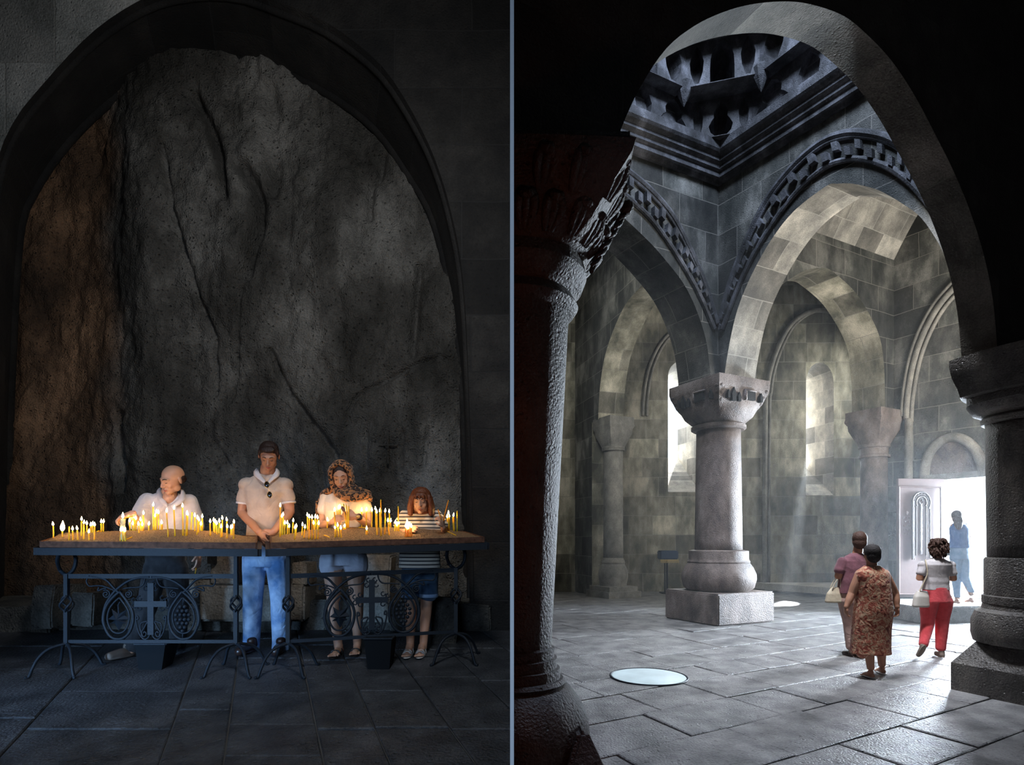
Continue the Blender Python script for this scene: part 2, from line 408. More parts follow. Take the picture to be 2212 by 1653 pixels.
slab_box('wall_chapel_left', (-7.4, -3, -1), (-7.2, 9, 10.4), 'black_stone')
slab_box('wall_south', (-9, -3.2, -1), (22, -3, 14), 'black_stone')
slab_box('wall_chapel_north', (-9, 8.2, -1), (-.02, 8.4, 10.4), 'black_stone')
# hall roof with an assumed light well over the stalactite vault
wall_hole = [(2.6, 6.6), (4.6, 6.6), (4.6, 8.6), (2.6, 8.6)]
bm = bmesh.new()
outl = [(-.2, -3), (22, -3), (22, 21.6), (-.2, 21.6)]
for t in tessellate_polygon([[Vector((x, y, 0)) for x, y in outl], [Vector((x, y, 0)) for x, y in wall_hole]]):
    bm.faces.new([bm.verts.new((*(outl+wall_hole)[i], 12.6)) for i in t])
obj('ceiling', bm, 'black_stone')['kind'] = 'structure'

# ------------------------------------------------------------------ hall: near arch (from the near column to the right column)
DN = Vector((.889, .457, 0)).normalized(); NN = Vector((-DN.y, DN.x, 0))
ON = Vector((.2, 3.7, 0))
near_px = [(1303, 440), (1309, 400), (1322, 340), (1345, 270), (1385, 185), (1440, 104), (1500, 56), (1560, 27), (1620, 10), (1690, 3), (1750, 9), (1820, 33),
           (1870, 72), (1925, 130), (1975, 205), (2020, 290), (2060, 370), (2095, 455), (2125, 550), (2145, 650), (2155, 762)]
ap = arch_pts(near_px, ON, DN, 4)
s_end = 14
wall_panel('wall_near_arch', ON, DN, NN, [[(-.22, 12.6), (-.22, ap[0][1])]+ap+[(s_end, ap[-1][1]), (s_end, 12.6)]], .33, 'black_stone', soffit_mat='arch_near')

# ------------------------------------------------------------------ hall: zig-zag arch A (left) and B (right), meeting over the middle column
A_px = [(1290, 428), (1310, 440), (1345, 468), (1400, 520), (1436, 560), (1476, 612), (1503, 666), (1524, 730), (1533, 790), (1536, 828)]
apA = arch_pts(A_px, C0, E1, 4)
apA = [(-9, 2.0)]+[(-8.2, 6.0), (-6.5, 7.3)]+apA
apA = [p for p in apA]
wall_panel('wall_arch_left', C0, E1, E2, [[(-9, 9.0), ]+apA+[(0, apA[-1][1]), (0, 9.0)]], .85, 'basalt')
B_px = [(1565, 828), (1567, 795), (1581, 716), (1597, 657), (1625, 591), (1666, 518), (1716, 455), (1785, 402), (1807, 397), (1842, 397), (1886, 407), (1914, 419),
        (1949, 440), (1990, 471), (2030, 531), (2056, 594), (2071, 647), (2078, 757)]
DB = -E2
apB = arch_pts(B_px, C0, DB, 4)
wall_panel('wall_arch_right', C0, DB, E1, [[(0, 9.0), (0, apB[0][1])]+apB+[(7.5, apB[-1][1]), (7.5, 9.0)]], .85, 'basalt', soffit_mat='vault')
# upper walls of the bay above the arches
wall_panel('wall_bay_left_upper', C0+E2*.02, E1, E2, [[(-9, 9.0), (0, 9.0), (0, 12.6), (-9, 12.6)]], .3, 'muqarnas_band')
wall_panel('wall_bay_right_upper', C0+E1*.02, DB, E1, [[(0, 9.0), (7.5, 9.0), (7.5, 12.6), (0, 12.6)]], .3, 'muqarnas_band')

# zig-zag mouldings
def moulding(name, outer, inner, O, d, nrm, teeth=True, r=.05):
    bm = bmesh.new()
    o_ = curve_on(outer, O, d, 6, nrm*.02); i_ = curve_on(inner, O, d, 6, nrm*.02)
    tube(bm, o_, r*1.3, 8); tube(bm, i_, r, 8); tube(bm, [p.lerp(q, .16) for p, q in zip(o_, i_)], r*.7, 8)
    if teeth:
        n = min(len(o_), len(i_)); L_ = 0; k = 0
        pts = []
        for j in range(n-1):
            m = 3
            for q in range(m):
                f = q/m; pts.append((o_[j].lerp(o_[j+1], f), i_[j].lerp(i_[j+1], f)))
        last = None; flip = 0
        for a, b in pts:
            mid = a.lerp(b, .6)
            if last is None or (mid-last).length > .19:
                t = (pts[min(len(pts)-1, pts.index((a, b))+1)][0]-a)
                t = t.normalized() if t.length > 1e-6 else ZV
                u = (b-a); wdt = u.length; u.normalize()
                c = a.lerp(b, .46 if flip % 2 else .72)
                R = Matrix((t, u, t.cross(u))).transposed()
                box(bm, c+nrm*.03, (.105, wdt*.34, .12), mat=R)
                flip += 1; last = mid
    o = obj(name, bm, 'muqarnas', clip=.006); o['kind'] = 'structure'; return o
moulding('trim_zigzag_left', [(1300, 335), (1345, 365), (1400, 410), (1450, 468), (1490, 545), (1520, 615), (1546, 700)],
         [(1300, 385), (1345, 420), (1400, 470), (1440, 522), (1480, 585), (1510, 640), (1541, 712)], C0, E1, -E2)
moulding('trim_zigzag_right', [(1556, 700), (1580, 610), (1615, 520), (1660, 430), (1715, 360), (1770, 312), (1815, 292), (1860, 288), (1920, 300), (1975, 335), (2030, 390)],
         [(1562, 712), (1592, 632), (1630, 550), (1680, 470), (1730, 408), (1785, 362), (1825, 347), (1865, 345), (1920, 362), (1970, 398), (2015, 450)], C0, DB, -E1)

# cornice: stepped mouldings running round the bay
def cornice():
    bm = bmesh.new()
    zb = CH+(HZ-404)*C0.y/F; zt = CH+(HZ-338)*C0.y/F; hh = zt-zb
    prof = [(0, 0), (.06, .0), (.09, .1), (.15, .12), (.15, .28), (.2, .32), (.2, .42), (.26, .5), (.26, .6), (.33, .68), (.36, .75), (.36, 1), (0, 1)]
    for d, n in ((E1, -E2), (DB, -E1)):
        for sgn in (1,):
            def at(s, i):
                k, z = prof[i]
                # mitre towards the corner
                base = Vector((C0.x, C0.y, 0))+n*k+ZV*(zb+z*hh)
                other = (-E1 if d is E1 else DB)
                return base, other
            far = -8.5 if d is E1 else 7.2
            R0, R1 = [], []
            for k, z in prof:
                corner = Vector((C0.x, C0.y, 0))+(-E2)*k+(-E1)*k+ZV*(zb+z*hh)
                R0.append(bm.verts.new(corner)); R1.append(bm.verts.new(Vector((C0.x, C0.y, 0))+d*far+n*k+ZV*(zb+z*hh)))
            for i in range(len(prof)-1):
                bm.faces.new((R0[i], R0[i+1], R1[i+1], R1[i]))
    o = obj('trim_cornice', bm, 'muqarnas', clip=.006); o['kind'] = 'structure'
    return zt
ZT = cornice()

# stalactite vault: tiers of niche blocks stepping inwards above the cornice
def niche(bm, O, d, n, s0, s1, z0, z1, depth, style):
    """a block face with a pointed, lobed recess; n points into the room"""
    wv, hv = s1-s0, z1-z0; cx = (s0+s1)/2
    W = lambda s, z, k: Vector((O.x, O.y, 0))+d*s+n*k+ZV*z
    if style == 0:   ol = [(-.42, 0), (-.42, .3), (-.4, .55), (-.3, .78), (-.14, .9), (0, .95)]
    elif style == 1: ol = [(-.2, 0), (-.34, .12), (-.4, .28), (-.3, .42), (-.22, .5), (-.24, .64), (-.14, .82), (0, .92)]
    else:            ol = [(-.1, .04), (-.28, .3), (-.33, .55), (-.22, .75), (0, .93)]
    full = ol+[(-a, b) for a, b in ol[-2::-1]]
    hole = [(cx+a*wv, z0+b*hv) for a, b in full]
    rect = [(s0, z0), (s1, z0), (s1, z1), (s0, z1)]
    hole_in = [(x, max(z, z0+.01)) for x, z in hole]
    loops = [[Vector((s, z, 0)) for s, z in rect], [Vector((s, z, 0)) for s, z in hole_in]]
    flat = rect+hole_in; vs = [bm.verts.new(W(s, z, 0)) for s, z in flat]
    for t in tessellate_polygon(loops):
        try: bm.faces.new([vs[i] for i in t])
        except ValueError: pass
    # recess as a shrinking shell
    prev = vs[4:]
    for q in (1, 2, 3, 4):
        f = q/4; sc = 1-f**2*.75
        cur = [bm.verts.new(W(cx+(s-cx)*sc, z0+(z-z0)*(1-f*f*.35)+hv*.02*f, -depth*math.sin(f*PI/2))) for s, z in hole_in]
        m = len(cur)
        for i in range(m):
            j = (i+1) % m; bm.faces.new((prev[i], prev[j], cur[j], cur[i]))
        prev = cur
    bm.faces.new(prev)
    # block sides
    for (a, b) in ((rect[0], rect[1]), (rect[1], rect[2]), (rect[2], rect[3]), (rect[3], rect[0])):
        quad(bm, [W(*a, 0), W(*b, 0), W(*b, -depth-.4), W(*a, -depth-.4)])
def muqarnas():
    bm = bmesh.new()
    tiers = [(ZT, .72, .0), (ZT+.72, .78, .26), (ZT+1.5, .85, .56), (ZT+2.35, .9, .9)]
    for ti, (z, h, off) in enumerate(tiers):
        for d, n, m, sg in ((E1, -E2, -E1, -1), (DB, -E1, DB, 1)):
            # octagonal tendency: leave the corner to the diagonal block
            cut = .85+.38*ti
            O = Vector((C0.x, C0.y, 0))+n*(off+.1)
            s = cut; i = 0
            while s < 6.6:
                wv = (.85, .6, 1.05, .7)[(i+ti) % 4]
                st = (1, 2, 0, 2)[(i+ti) % 4]
                a, b = (s, s+wv) if sg > 0 else (-(s+wv), -s)
                niche(bm, O, d, n, a, b, z, z+h, .26 if st else .42, st)
                s += wv; i += 1
        # diagonal block across the corner
        cut = .85+.38*ti
        k = off+.1
        pA = Vector((C0.x, C0.y, 0))-E2*k-E1*cut; pB = Vector((C0.x, C0.y, 0))-E1*k+DB*cut
        dd = (pB-pA); ln = dd.length; dd.normalize(); nn = Vector((dd.y, -dd.x, 0))
        if ti == 0:
            niche(bm, pA, dd, nn, ln*.0, ln*.25, z, z+h, .1, 2); niche(bm, pA, dd, nn, ln*.25, ln*.75, z, z+h, .5, 1); niche(bm, pA, dd, nn, ln*.75, ln, z, z+h, .1, 2)
        elif ti == 1:
            niche(bm, pA, dd, nn, 0, ln*.3, z, z+h, .25, 2); niche(bm, pA, dd, nn, ln*.3, ln*.7, z-.0, z+h, .6, 0); niche(bm, pA, dd, nn, ln*.7, ln, z, z+h, .25, 2)
        elif ti == 2:
            niche(bm, pA, dd, nn, ln*.0, ln*.5, z, z+h, .55, 0); niche(bm, pA, dd, nn, ln*.5, ln, z, z+h, .55, 0)
        else:
            niche(bm, pA, dd, nn, 0, ln*.3, z, z+h, .2, 2); niche(bm, pA, dd, nn, ln*.3, ln*.7, z, z+h, .6, 0); niche(bm, pA, dd, nn, ln*.7, ln, z, z+h, .2, 2)
    # pendants
    for ti, (z, h, off) in enumerate(tiers[1:]):
        for d, n, sg in ((E1, -E2, -1), (DB, -E1, 1)):
            for q in range(4):
                s = 1.2+.42*ti+q*1.5
                c = Vector((C0.x, C0.y, 0))+n*(off+.02)+d*(s*sg)+ZV*z
                lathe(bm, [(.005, -.3), (.06, -.2), (.13, -.05), (.17, .12), (.1, .2)], c, 8)
    o = obj('ceiling_stalactite_vault', bm, 'muqarnas', clip=.006); o['kind'] = 'structure'
muqarnas()

# ------------------------------------------------------------------ hall: wall and arch behind the right aisle (from the middle column to the engaged column)
K1_px = [(1634, 835), (1634, 800), (1635, 726), (1650, 672), (1666, 641), (1688, 616), (1716, 597), (1741, 583), (1782, 579), (1804, 591), (1842, 625), (1867, 660), (1889, 700), (1902, 735), (1908, 773), (1911, 820), (1912, 890)]
apK = arch_pts(K1_px, C0, E1, 4)
tK = on_plane(1931, 583, C0, E1)[0]
wall_panel('wall_aisle_arch', C0, E1, E2, [[(.3, 12.5), (.3, apK[0][1])]+apK+[(tK+1.5, apK[-1][1]), (tK+1.5, 12.5)]], .8, 'basalt', soffit_mat='basalt_light')
# aisle barrel vault
def aisle_vault():
    bm = bmesh.new(); uvl = bm.loops.layers.uv.new('UVMap')
    prof = smooth_line([(-.05, 8.45), (.3, 9.05), (.65, 9.55), (1.2, 10.15), (1.9, 10.7), (2.6, 10.95), (3.4, 10.75), (4.4, 10.0), (5.4, 8.7), (6.2, 7.4)], 4)
    acc = 0
    for i in range(len(prof)-1):
        a, b = prof[i], prof[i+1]; L_ = math.hypot(b[0]-a[0], b[1]-a[1])
        W = lambda s, z, k: Vector((C0.x, C0.y, 0))+DB*s+E1*k+ZV*z
        f = quad(bm, [W(*a, .85), W(*a, tK+.6), W(*b, tK+.6), W(*b, .85)])
        for l, u in zip(f.loops, ((0, acc), (tK, acc), (tK, acc+L_), (0, acc+L_))): l[uvl].uv = u
        acc += L_
    # end wall closing the gap above arch B
    o = obj('ceiling_aisle_vault', bm, 'vault'); o['kind'] = 'structure'
aisle_vault()

# ------------------------------------------------------------------ hall: right outer wall with the door
WC = Vector((C0.x, C0.y, 0))+E1*tK
sd0 = on_plane(2038, 1100, WC, DB)[0]; sd1 = sd0+1.75
z_lint = on_plane(2085, 1034, WC, DB)[1]; z_step = .3
wall_panel('wall_east', WC, DB, E1, [[(-.5, -.05), (sd0, -.05), (sd0, z_lint), (sd1, z_lint), (sd1, -.05), (18, -.05), (18, 12.5), (-.5, 12.5)]], .9, 'basalt')
tym_px = [(1998, 1030), (2001, 1003), (2012, 975), (2034, 953), (2060, 945), (2084, 951), (2106, 970), (2121, 1000), (2126, 1030)]
fb0 = WC-DB*.5+E1*.1; fb1 = Vector((13.2, 19.3, 0))
wall_panel('wall_far_bay_side', fb0, (fb1-fb0).normalized(), Vector((.89, -.45, 0)), [[(-.2, -.05), ((fb1-fb0).length, -.05), ((fb1-fb0).length, 12.5), (-.2, 12.5)]], .5, 'basalt')
def tympanum():
    e = empty('trim_door_tympanum', (0, 0, 0)); e['kind'] = 'structure'
    c = curve_on(tym_px, WC, DB, 5, -E1*.02)
    bm = bmesh.new(); tube(bm, c, .11, 10); o = obj('arch_band', bm, 'vault', e, True)
    bm = bmesh.new(); cc = c[len(c)//2].copy(); cc.z = z_lint
    v = [bm.verts.new(p) for p in c]; vc = bm.verts.new(cc)
    for i in range(len(v)-1): bm.faces.new((v[i], v[i+1], vc))
    obj('panel', bm, 'column', e)
    bm = bmesh.new(); a = Vector((WC.x, WC.y, 0))+DB*(sd0-.35)-E1*.03; box(bm, a+DB*1.2+ZV*(z_lint+.07), (2.6, .14, .14), math.atan2(DB.y, DB.x)); obj('lintel', bm, 'vault', e)
tympanum()
def blind_arch():
    bm = bmesh.new()
    base = [(1951, 900), (1953, 860), (1960, 810), (1973, 755), (1995, 700), (2025, 650), (2065, 606)]
    for dx, r in ((0, .05), (10, .075), (20, .045)):
        c = curve_on([(x+dx, y+dx*.6) for x, y in base], WC, DB, 5, -E1*.04); tube(bm, c, r, 8)
    c = curve_on([(1966, 905), (1965, 1000), (1965, 1280)], WC, DB, 2, -E1*.05); tube(bm, c, .09, 8)
    o = obj('trim_blind_arch', bm, 'vault', None, True); o['kind'] = 'structure'
blind_arch()

# ------------------------------------------------------------------ hall: far wall with two slit windows
YK = 19.2; OK = Vector((0, YK, 0)); DX = Vector((1, 0, 0)); DY = Vector((0, 1, 0))
def win_loop(x0, x1, yb, yt, ysp, n=10):
    a, zb = on_plane(x0, yb, OK, DX); b, _ = on_plane(x1, yb, OK, DX)
    zs = on_plane(x0, ysp, OK, DX)[1]; zt = on_plane(x0, yt, OK, DX)[1]
    c, r = (a+b)/2, (b-a)/2
    return [(a, zb), (b, zb)]+[(c+r*math.cos(k*PI/n), zs+(zt-zs)*math.sin(k*PI/n)) for k in range(n+1)]
def slit(lp, dx, w, zb, zt):
    """outer end of the splayed reveal, same number of points as the inner loop"""
    zs = zt-w/2; n = len(lp)-3; c = dx
    return [(c-w/2, zb), (c+w/2, zb)]+[(c+w/2*math.cos(k*PI/n), zs+w/2*math.sin(k*PI/n)) for k in range(n+1)]
W1 = win_loop(1443, 1512, 1063, 778, 812); W2 = win_loop(1741, 1801, 1070, 783, 828)
wall_panel('wall_north', OK, DX, DY, [[(-.1, -.05), (14.5, -.05), (14.5, 12.5), (-.1, 12.5)], W1, W2], 0, 'basalt_light', back=False)
def reveal(name, lp, sl, depth=1.35):
    bm = bmesh.new(); uvl = bm.loops.layers.uv.new('UVMap')
    A = [bm.verts.new((s, YK, z)) for s, z in lp]; B = [bm.verts.new((s, YK+depth, z)) for s, z in sl]
    for i in range(len(A)):
        j = (i+1) % len(A); f = bm.faces.new((A[i], A[j], B[j], B[i]))
        for l in f.loops: l[uvl].uv = (l.vert.co.y, l.vert.co.z)
    # outer wall around the slit
    outer = [(sl[0][0]-3, 0), (sl[0][0]+3, 0), (sl[0][0]+3, 12), (sl[0][0]-3, 12)]
    flat = outer+sl; vs = [bm.verts.new((s, YK+depth, z)) for s, z in flat]
    for t in tessellate_polygon([[Vector((s, z, 0)) for s, z in outer], [Vector((s, z, 0)) for s, z in sl]]):
        f = bm.faces.new([vs[i] for i in t])
        for l in f.loops: l[uvl].uv = (l.vert.co.x, l.vert.co.z)
    o = obj(name, bm, 'vault'); o['kind'] = 'structure'; return o
c1 = (W1[0][0]+W1[1][0])/2; c2 = (W2[0][0]+W2[1][0])/2
reveal('window_1', W1, slit(W1, c1-.06, .46, 4.5, 7.2)); reveal('window_2', W2, slit(W2, c2-.1, .36, 4.3, 7.2))
def far_mouldings():
    bm = bmesh.new()
    for base, rr in (([(1650, 1270), (1652, 900), (1655, 850), (1663, 800), (1680, 750), (1705, 705), (1740, 678), (1775, 672), (1810, 682), (1845, 715), (1868, 760)], (.08, .05)),
                     ([(1388, 900), (1390, 860), (1400, 800), (1425, 745), (1460, 710), (1490, 700)], (.05, .04))):
        for dx, r in zip((0, 9), rr):
            c = curve_on([(x+dx, y) for x, y in base], OK, DX, 5, -DY*.05); tube(bm, c, r, 8)
    o = obj('trim_far_arches', bm, 'vault', None, True); o['kind'] = 'structure'
far_mouldings()
# arch D, from the middle column to the far engaged column, and the dark wall it pierces
FC = Vector((2.80, 17.75, 0)); MCc = Vector((4.28, 12.45, 0))
DD = (FC-MCc).normalized(); ND = Vector((DD.y, -DD.x, 0))
if ND.x < 0: ND = -ND
D_px = [(1292, 906), (1295, 847), (1303, 786), (1314, 744), (1330, 701), (1351, 658), (1375, 629), (1402, 603), (1430, 597), (1460, 610), (1495, 660), (1530, 760), (1545, 840)]
OD = MCc-ND*.35
apD = arch_pts(D_px, OD, DD, 4)
sK = (YK-OD.y)/DD.y
wall_panel('wall_left_aisle_arch', OD, DD, ND, [[(sK, 12.5), (sK, -.05), (apD[0][0]+.45, -.05), (apD[0][0]+.45, apD[0][1])]+apD+[(-.1, 5.0), (-.1, 12.5)]], .8, 'basalt', soffit_mat='basalt_light')

# ------------------------------------------------------------------ columns
def stack_column(label, c, shaft, base_prof, cap, plinth, rz, mat, cap_top, half=False):
    """shaft: (r_bottom, z_bottom, r_top, z_top)"""
    e = empty('stone_column', (c[0], c[1], 0), 0, label, 'column')
    a = dict(a0=-PI/2, a1=PI/2) if half else {}
    L = lambda bm, prof, **k: lathe(bm, prof, (0, 0, 0), 56, **a, **k)
    bm = bmesh.new(); n = 10
    L(bm, [(shaft[0]+(shaft[2]-shaft[0])*i/n, shaft[1]+(shaft[3]-shaft[1])*i/n) for i in range(n+1)])
    obj('shaft', bm, mat, e, True)
    bm = bmesh.new(); L(bm, base_prof); autosmooth(obj('base', bm, mat, e), 35)
    bm = bmesh.new()
    if half:
        L(bm, [(r, z) for r, z, q in cap], sq=[q for r, z, q in cap])
    else:
        L(bm, [(r, z) for r, z, q in cap], sq=[q for r, z, q in cap], rz=rz)
    autosmooth(obj('capital', bm, mat, e), 30)
    return e
# middle column
Y0 = 12.38; K = Y0/F
zz = lambda py, Y=Y0: CH-(py-HZ)*Y/F
mc = (4.29, 12.38)
rzE = math.atan2(E1.y, E1.x)
R2 = math.sqrt(2)
col = stack_column('reddish grey round stone column on a square plinth in the middle of the hall', mc,
    (.475, zz(1192), .44, zz(932)),
    [(.61, zz(1276)), (.70, zz(1268)), (.745, zz(1250)), (.74, zz(1240)), (.68, zz(1225)), (.615, zz(1216)), (.625, zz(1213)), (.60, zz(1209)), (.595, zz(1207)), (.595, zz(1190)), (.50, zz(1188))],
    [(.5, zz(932), 0), (.545, zz(929), 0), (.545, zz(923), 0), (.5, zz(920), 0), (.55, zz(915), .05), (.63, zz(906), .15), (.66, zz(893), .3), (.665, zz(888), .45), (.66, zz(880), .7), (.66, zz(868), .9), (.68, zz(858), 1), (.70, zz(848), 1), (.70, zz(832), 1)],
    None, rzE, 'column', 4.8)
def mc_extras():
    bm = bmesh.new(); n1, n2 = E1, E2
    h = zz(1275)
    R = Matrix((E1, Vector((-E1.y, E1.x, 0)), ZV)).transposed()
    vs = box(bm, (0, 0, h/2), (1.56, 1.5, h), mat=R); bmesh.ops.bevel(bm, geom=bm.edges[:], offset=.03, segments=2, affect='EDGES')
    p = obj('plinth', bm, 'column', col)
    bm = bmesh.new()   # raised black shapes: shade of the capital's slots put into colour
    zt = zz(848)
    for face in range(4):
        Rf = Matrix.Rotation(rzE+face*PI/2, 3, 'Z')
        for s, w_, z0_, z1_ in ((-.30, .10, zt-.34, zt-.08), (-.15, .07, zt-.34, zt-.16), (-.44, .05, zt-.30, zt-.14), (.46, .06, zt-.30, zt-.12)):
            pts = [(-w_/2, z0_), (w_/2, z0_), (w_*.6, (z0_+z1_)/2), (0, z1_), (-w_*.6, (z0_+z1_)/2)]
            hb = [Rf @ Vector((.50, s+a, z)) for a, z in pts]; hf = [Rf @ Vector((.705, s+a, z)) for a, z in pts]
            vb = [bm.verts.new(p) for p in hb]; vf = [bm.verts.new(p) for p in hf]; bm.faces.new(vf); bm.faces.new(vb[::-1])
            for i in range(5): bm.faces.new((vb[i], vb[(i+1) % 5], vf[(i+1) % 5], vf[i]))
        box(bm, Rf @ Vector((.60, .16, zt-.20)), (.215, .24, .17), mat=Rf)
    obj('slot_shade', bm, 'black_stone', col)
    bm = bmesh.new()
    for face in range(4):
        Rf = Matrix.Rotation(rzE+face*PI/2, 3, 'Z')
        box(bm, Rf @ Vector((.61, .16, zt-.10)), (.22, .30, .035), mat=Rf); box(bm, Rf @ Vector((.61, .02, zt-.2)), (.22, .03, .2), mat=Rf)
        for q in range(3):
            for sg in (-1, 1): ell(bm, Rf @ Vector((.61-q*.04, sg*(.61-q*.04), zt-.06-q*.12)), (.09, .09, .07))
    obj('carved_border', bm, 'column', col, True)
mc_extras()
# near column on the left edge (half column built against the partition)
def near_column():
    Yc = 4.1; z = lambda py: CH-(py-HZ)*Yc/F; r = lambda px: (px-CX)/F*Yc
    c = (.012, Yc, 0)
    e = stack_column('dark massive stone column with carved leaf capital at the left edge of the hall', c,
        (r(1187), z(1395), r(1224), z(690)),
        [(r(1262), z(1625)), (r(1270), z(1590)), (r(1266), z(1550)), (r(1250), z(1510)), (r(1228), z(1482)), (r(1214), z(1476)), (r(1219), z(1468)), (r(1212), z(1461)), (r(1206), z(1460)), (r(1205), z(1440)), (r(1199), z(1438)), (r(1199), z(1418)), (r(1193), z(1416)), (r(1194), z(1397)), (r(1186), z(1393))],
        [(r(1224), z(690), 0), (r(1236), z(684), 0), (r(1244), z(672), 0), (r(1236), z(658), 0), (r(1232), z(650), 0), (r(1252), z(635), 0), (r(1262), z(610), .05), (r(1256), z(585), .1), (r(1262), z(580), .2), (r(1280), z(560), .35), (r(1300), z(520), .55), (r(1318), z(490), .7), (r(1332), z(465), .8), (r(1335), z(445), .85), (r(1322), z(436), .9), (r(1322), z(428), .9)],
        None, 0, 'column_shade', 4, half=True)
    bm = bmesh.new()
    q = lambda x1, y0, y1, z_: [Vector((0, y0-Yc, z_)), Vector((x1, y0-Yc, z_)), Vector((x1, y1-Yc, z_)), Vector((0, y1-Yc, z_))]
    hexa(bm, q(.66, 3.52, 5.0, -.02), q(.62, 3.58, 4.9, .06))
    sp4 = lambda x0, x1, y0, y1, z_: [Vector((x0, y0-Yc, z_)), Vector((x1, y0-Yc, z_)), Vector((x1, y1-Yc, z_)), Vector((x0, y1-Yc, z_))]
    hexa(bm, sp4(.26, .65, 3.55, 3.95, .05), sp4(.40, .46, 3.70, 3.86, .46)); bmesh.ops.bevel(bm, geom=bm.edges[:], offset=.025, segments=2, affect='EDGES')
    e2 = obj('plinth', bm, 'column_shade', e)
    bm = bmesh.new(); rnd = random.Random(5)
    for k in range(11):     # acanthus leaves and twisted corner cords on the capital
        a = -1.45+k*.29
        for row, (rr, zz0, zz1) in enumerate(((r(1285), z(575), z(520)), (r(1315), z(520), z(455)))):
            aa = a+row*.145; dr = Vector((math.cos(aa), math.sin(aa), 0)); m_ = max(abs(math.cos(aa)), abs(math.sin(aa)))
            q = (.35, .75)[row]; R_ = rr*((1-q)+q/m_)*.97
            if dr.x*R_ < .06: continue
            side = Vector((-dr.y, dr.x, 0))
            for sgn in (-1, 0, 1):
                pts = [dr*(R_-.06)+side*sgn*.02+ZV*zz0, dr*(R_+.02)+side*sgn*.05+ZV*(zz0*.5+zz1*.5), dr*(R_+.05)+side*sgn*.035+ZV*(zz1-.02), dr*(R_+.09)+ZV*(zz1-.05)]
                tube(bm, smooth_line(pts, 4), [.02+.012*math.sin(i/12*PI) for i in range(13)], 6)
    for t in range(3):
        pts = []
        for i in range(22):
            f = i/21; b = Vector((r(1268)+(r(1345)-r(1268))*f, -.12, z(600)+(z(470)-z(600))*f))
            pts.append(b+Vector((0, math.cos(f*14+t*2.1)*.025, math.sin(f*14+t*2.1)*.025)))
        tube(bm, pts, .014, 6)
    ell(bm, (r(1345), -.12, z(468)), (.04, .04, .05))
    obj('carving', bm, 'column_shade', e, True)
near_column()
# right column
def right_column():
    c = (5.66, 6.33, 0); Yc = c[1]; z = lambda py: CH-(py-HZ)*Yc/F
    def r(px):
        k = (px-CX)/F; return (c[0]-k*Yc)/math.sqrt(1+k*k)
    e = stack_column('dark shadowed stone column on a chamfered block at the right edge of the hall', c,
        (r(2131), z(1206), r(2127), z(912)),
        [(r(2100), z(1392)), (r(2095), z(1375)), (r(2096), z(1345)), (r(2105), z(1325)), (r(2118), z(1318)), (r(2121), z(1308)), (r(2119), z(1306)), (r(2119), z(1290)), (r(2124), z(1288)), (r(2124), z(1210)), (r(2128), z(1205))],
        [(r(2127), z(912), 0), (r(2118), z(908), 0), (r(2116), z(900), 0), (r(2122), z(894), 0), (r(2100), z(884), .05), (r(2090), z(868), .15), (r(2092), z(852), .2), (r(2084), z(848), .3), (r(2082), z(830), .35), (r(2074), z(805), .4), (r(2070), z(782), .42), (r(2070), z(764), .42)],
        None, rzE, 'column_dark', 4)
    ea = E1; eb = Vector((.36, -.933, 0)); A = Vector((4.865, 6.6, 0)); A2 = Vector((5.02, 6.62, 0))
    L1, L2 = 1.45, 1.5; top = z(1388)
    q = [A, A+eb*L2, A+eb*L2+ea*L1, A+ea*L1]
    ins = lambda p: p+(Vector((c[0], c[1], 0))-p)*.30
    bm = bmesh.new(); rel = lambda p, zz_: Vector((p.x-c[0], p.y-c[1], zz_))
    hexa(bm, [rel(p, -.02) for p in q], [rel(p, .30) for p in q]); hexa(bm, [rel(p, .30) for p in q], [rel(ins(p), top) for p in q])
    obj('plinth', bm, 'column_dark', e)
right_column()
# engaged column by the aisle and far engaged column
def eng_col(label, c, px, sh, tops, mat='column'):
    Yc = c[1]; z = lambda py: CH-(py-HZ)*Yc/F; k = Yc/F
    ct, n1, n2, sb, b0 = tops     # rows: capital top, ring top, ring bottom, shaft bottom, floor
    rs, rc = sh
    return stack_column(label, c, (rs, z(sb), rs*.97, z(n2)),
        [(rs*1.55, 0), (rs*1.55, z(b0)), (rs*1.3, z(b0)+.02), (rs*1.5, z(b0)*.6+z(sb)*.4), (rs*1.45, z(b0)*.4+z(sb)*.6), (rs*1.15, z(b0)*.2+z(sb)*.8), (rs*1.2, z(b0)*.15+z(sb)*.85), (rs, z(sb))],
        [(rs, z(n2), 0), (rs*1.15, z(n2), 0), (rs*1.15, z(n2)+.06, 0), (rs*1.02, z(n2)+.08, 0), (rs*1.02, z(n1)-.08, 0), (rs*1.15, z(n1)-.06, 0), (rs*1.15, z(n1), 0), (rs*1.1, z(n1)+.02, .2), (rs*1.5, z(n1)*.55+z(ct)*.45, .6), (rs*1.45, z(n1)*.4+z(ct)*.6, .8), (rc, z(n1)*.3+z(ct)*.7, 1), (rc, z(n1)*.25+z(ct)*.75, 1), (rc*.97, z(n1)*.2+z(ct)*.8, 1), (rc*.97, z(ct), 1)],
        None, rzE, mat, 4.9)
ecs, _ = on_plane(1912, 900, C0, E1)
ec = Vector((C0.x, C0.y, 0))+E1*(ecs-.02)+E2*.25
eng_col('engaged stone column beside the open door', (ec.x, ec.y, 0), 1912, (.30, .46), (890, 963, 990, 1240, 1278))
FCc = FC+ND*.12-DD*.25
eng_col('slim far column with bulbous base left of the tall bright window', (FCc.x, FCc.y, 0), 1310, (.29, .44), (905, 968, 975, 1205, 1272), 'vault')
bm = bmesh.new(); Rf = Matrix((E1, Vector((-E1.y, E1.x, 0)), ZV)).transposed()
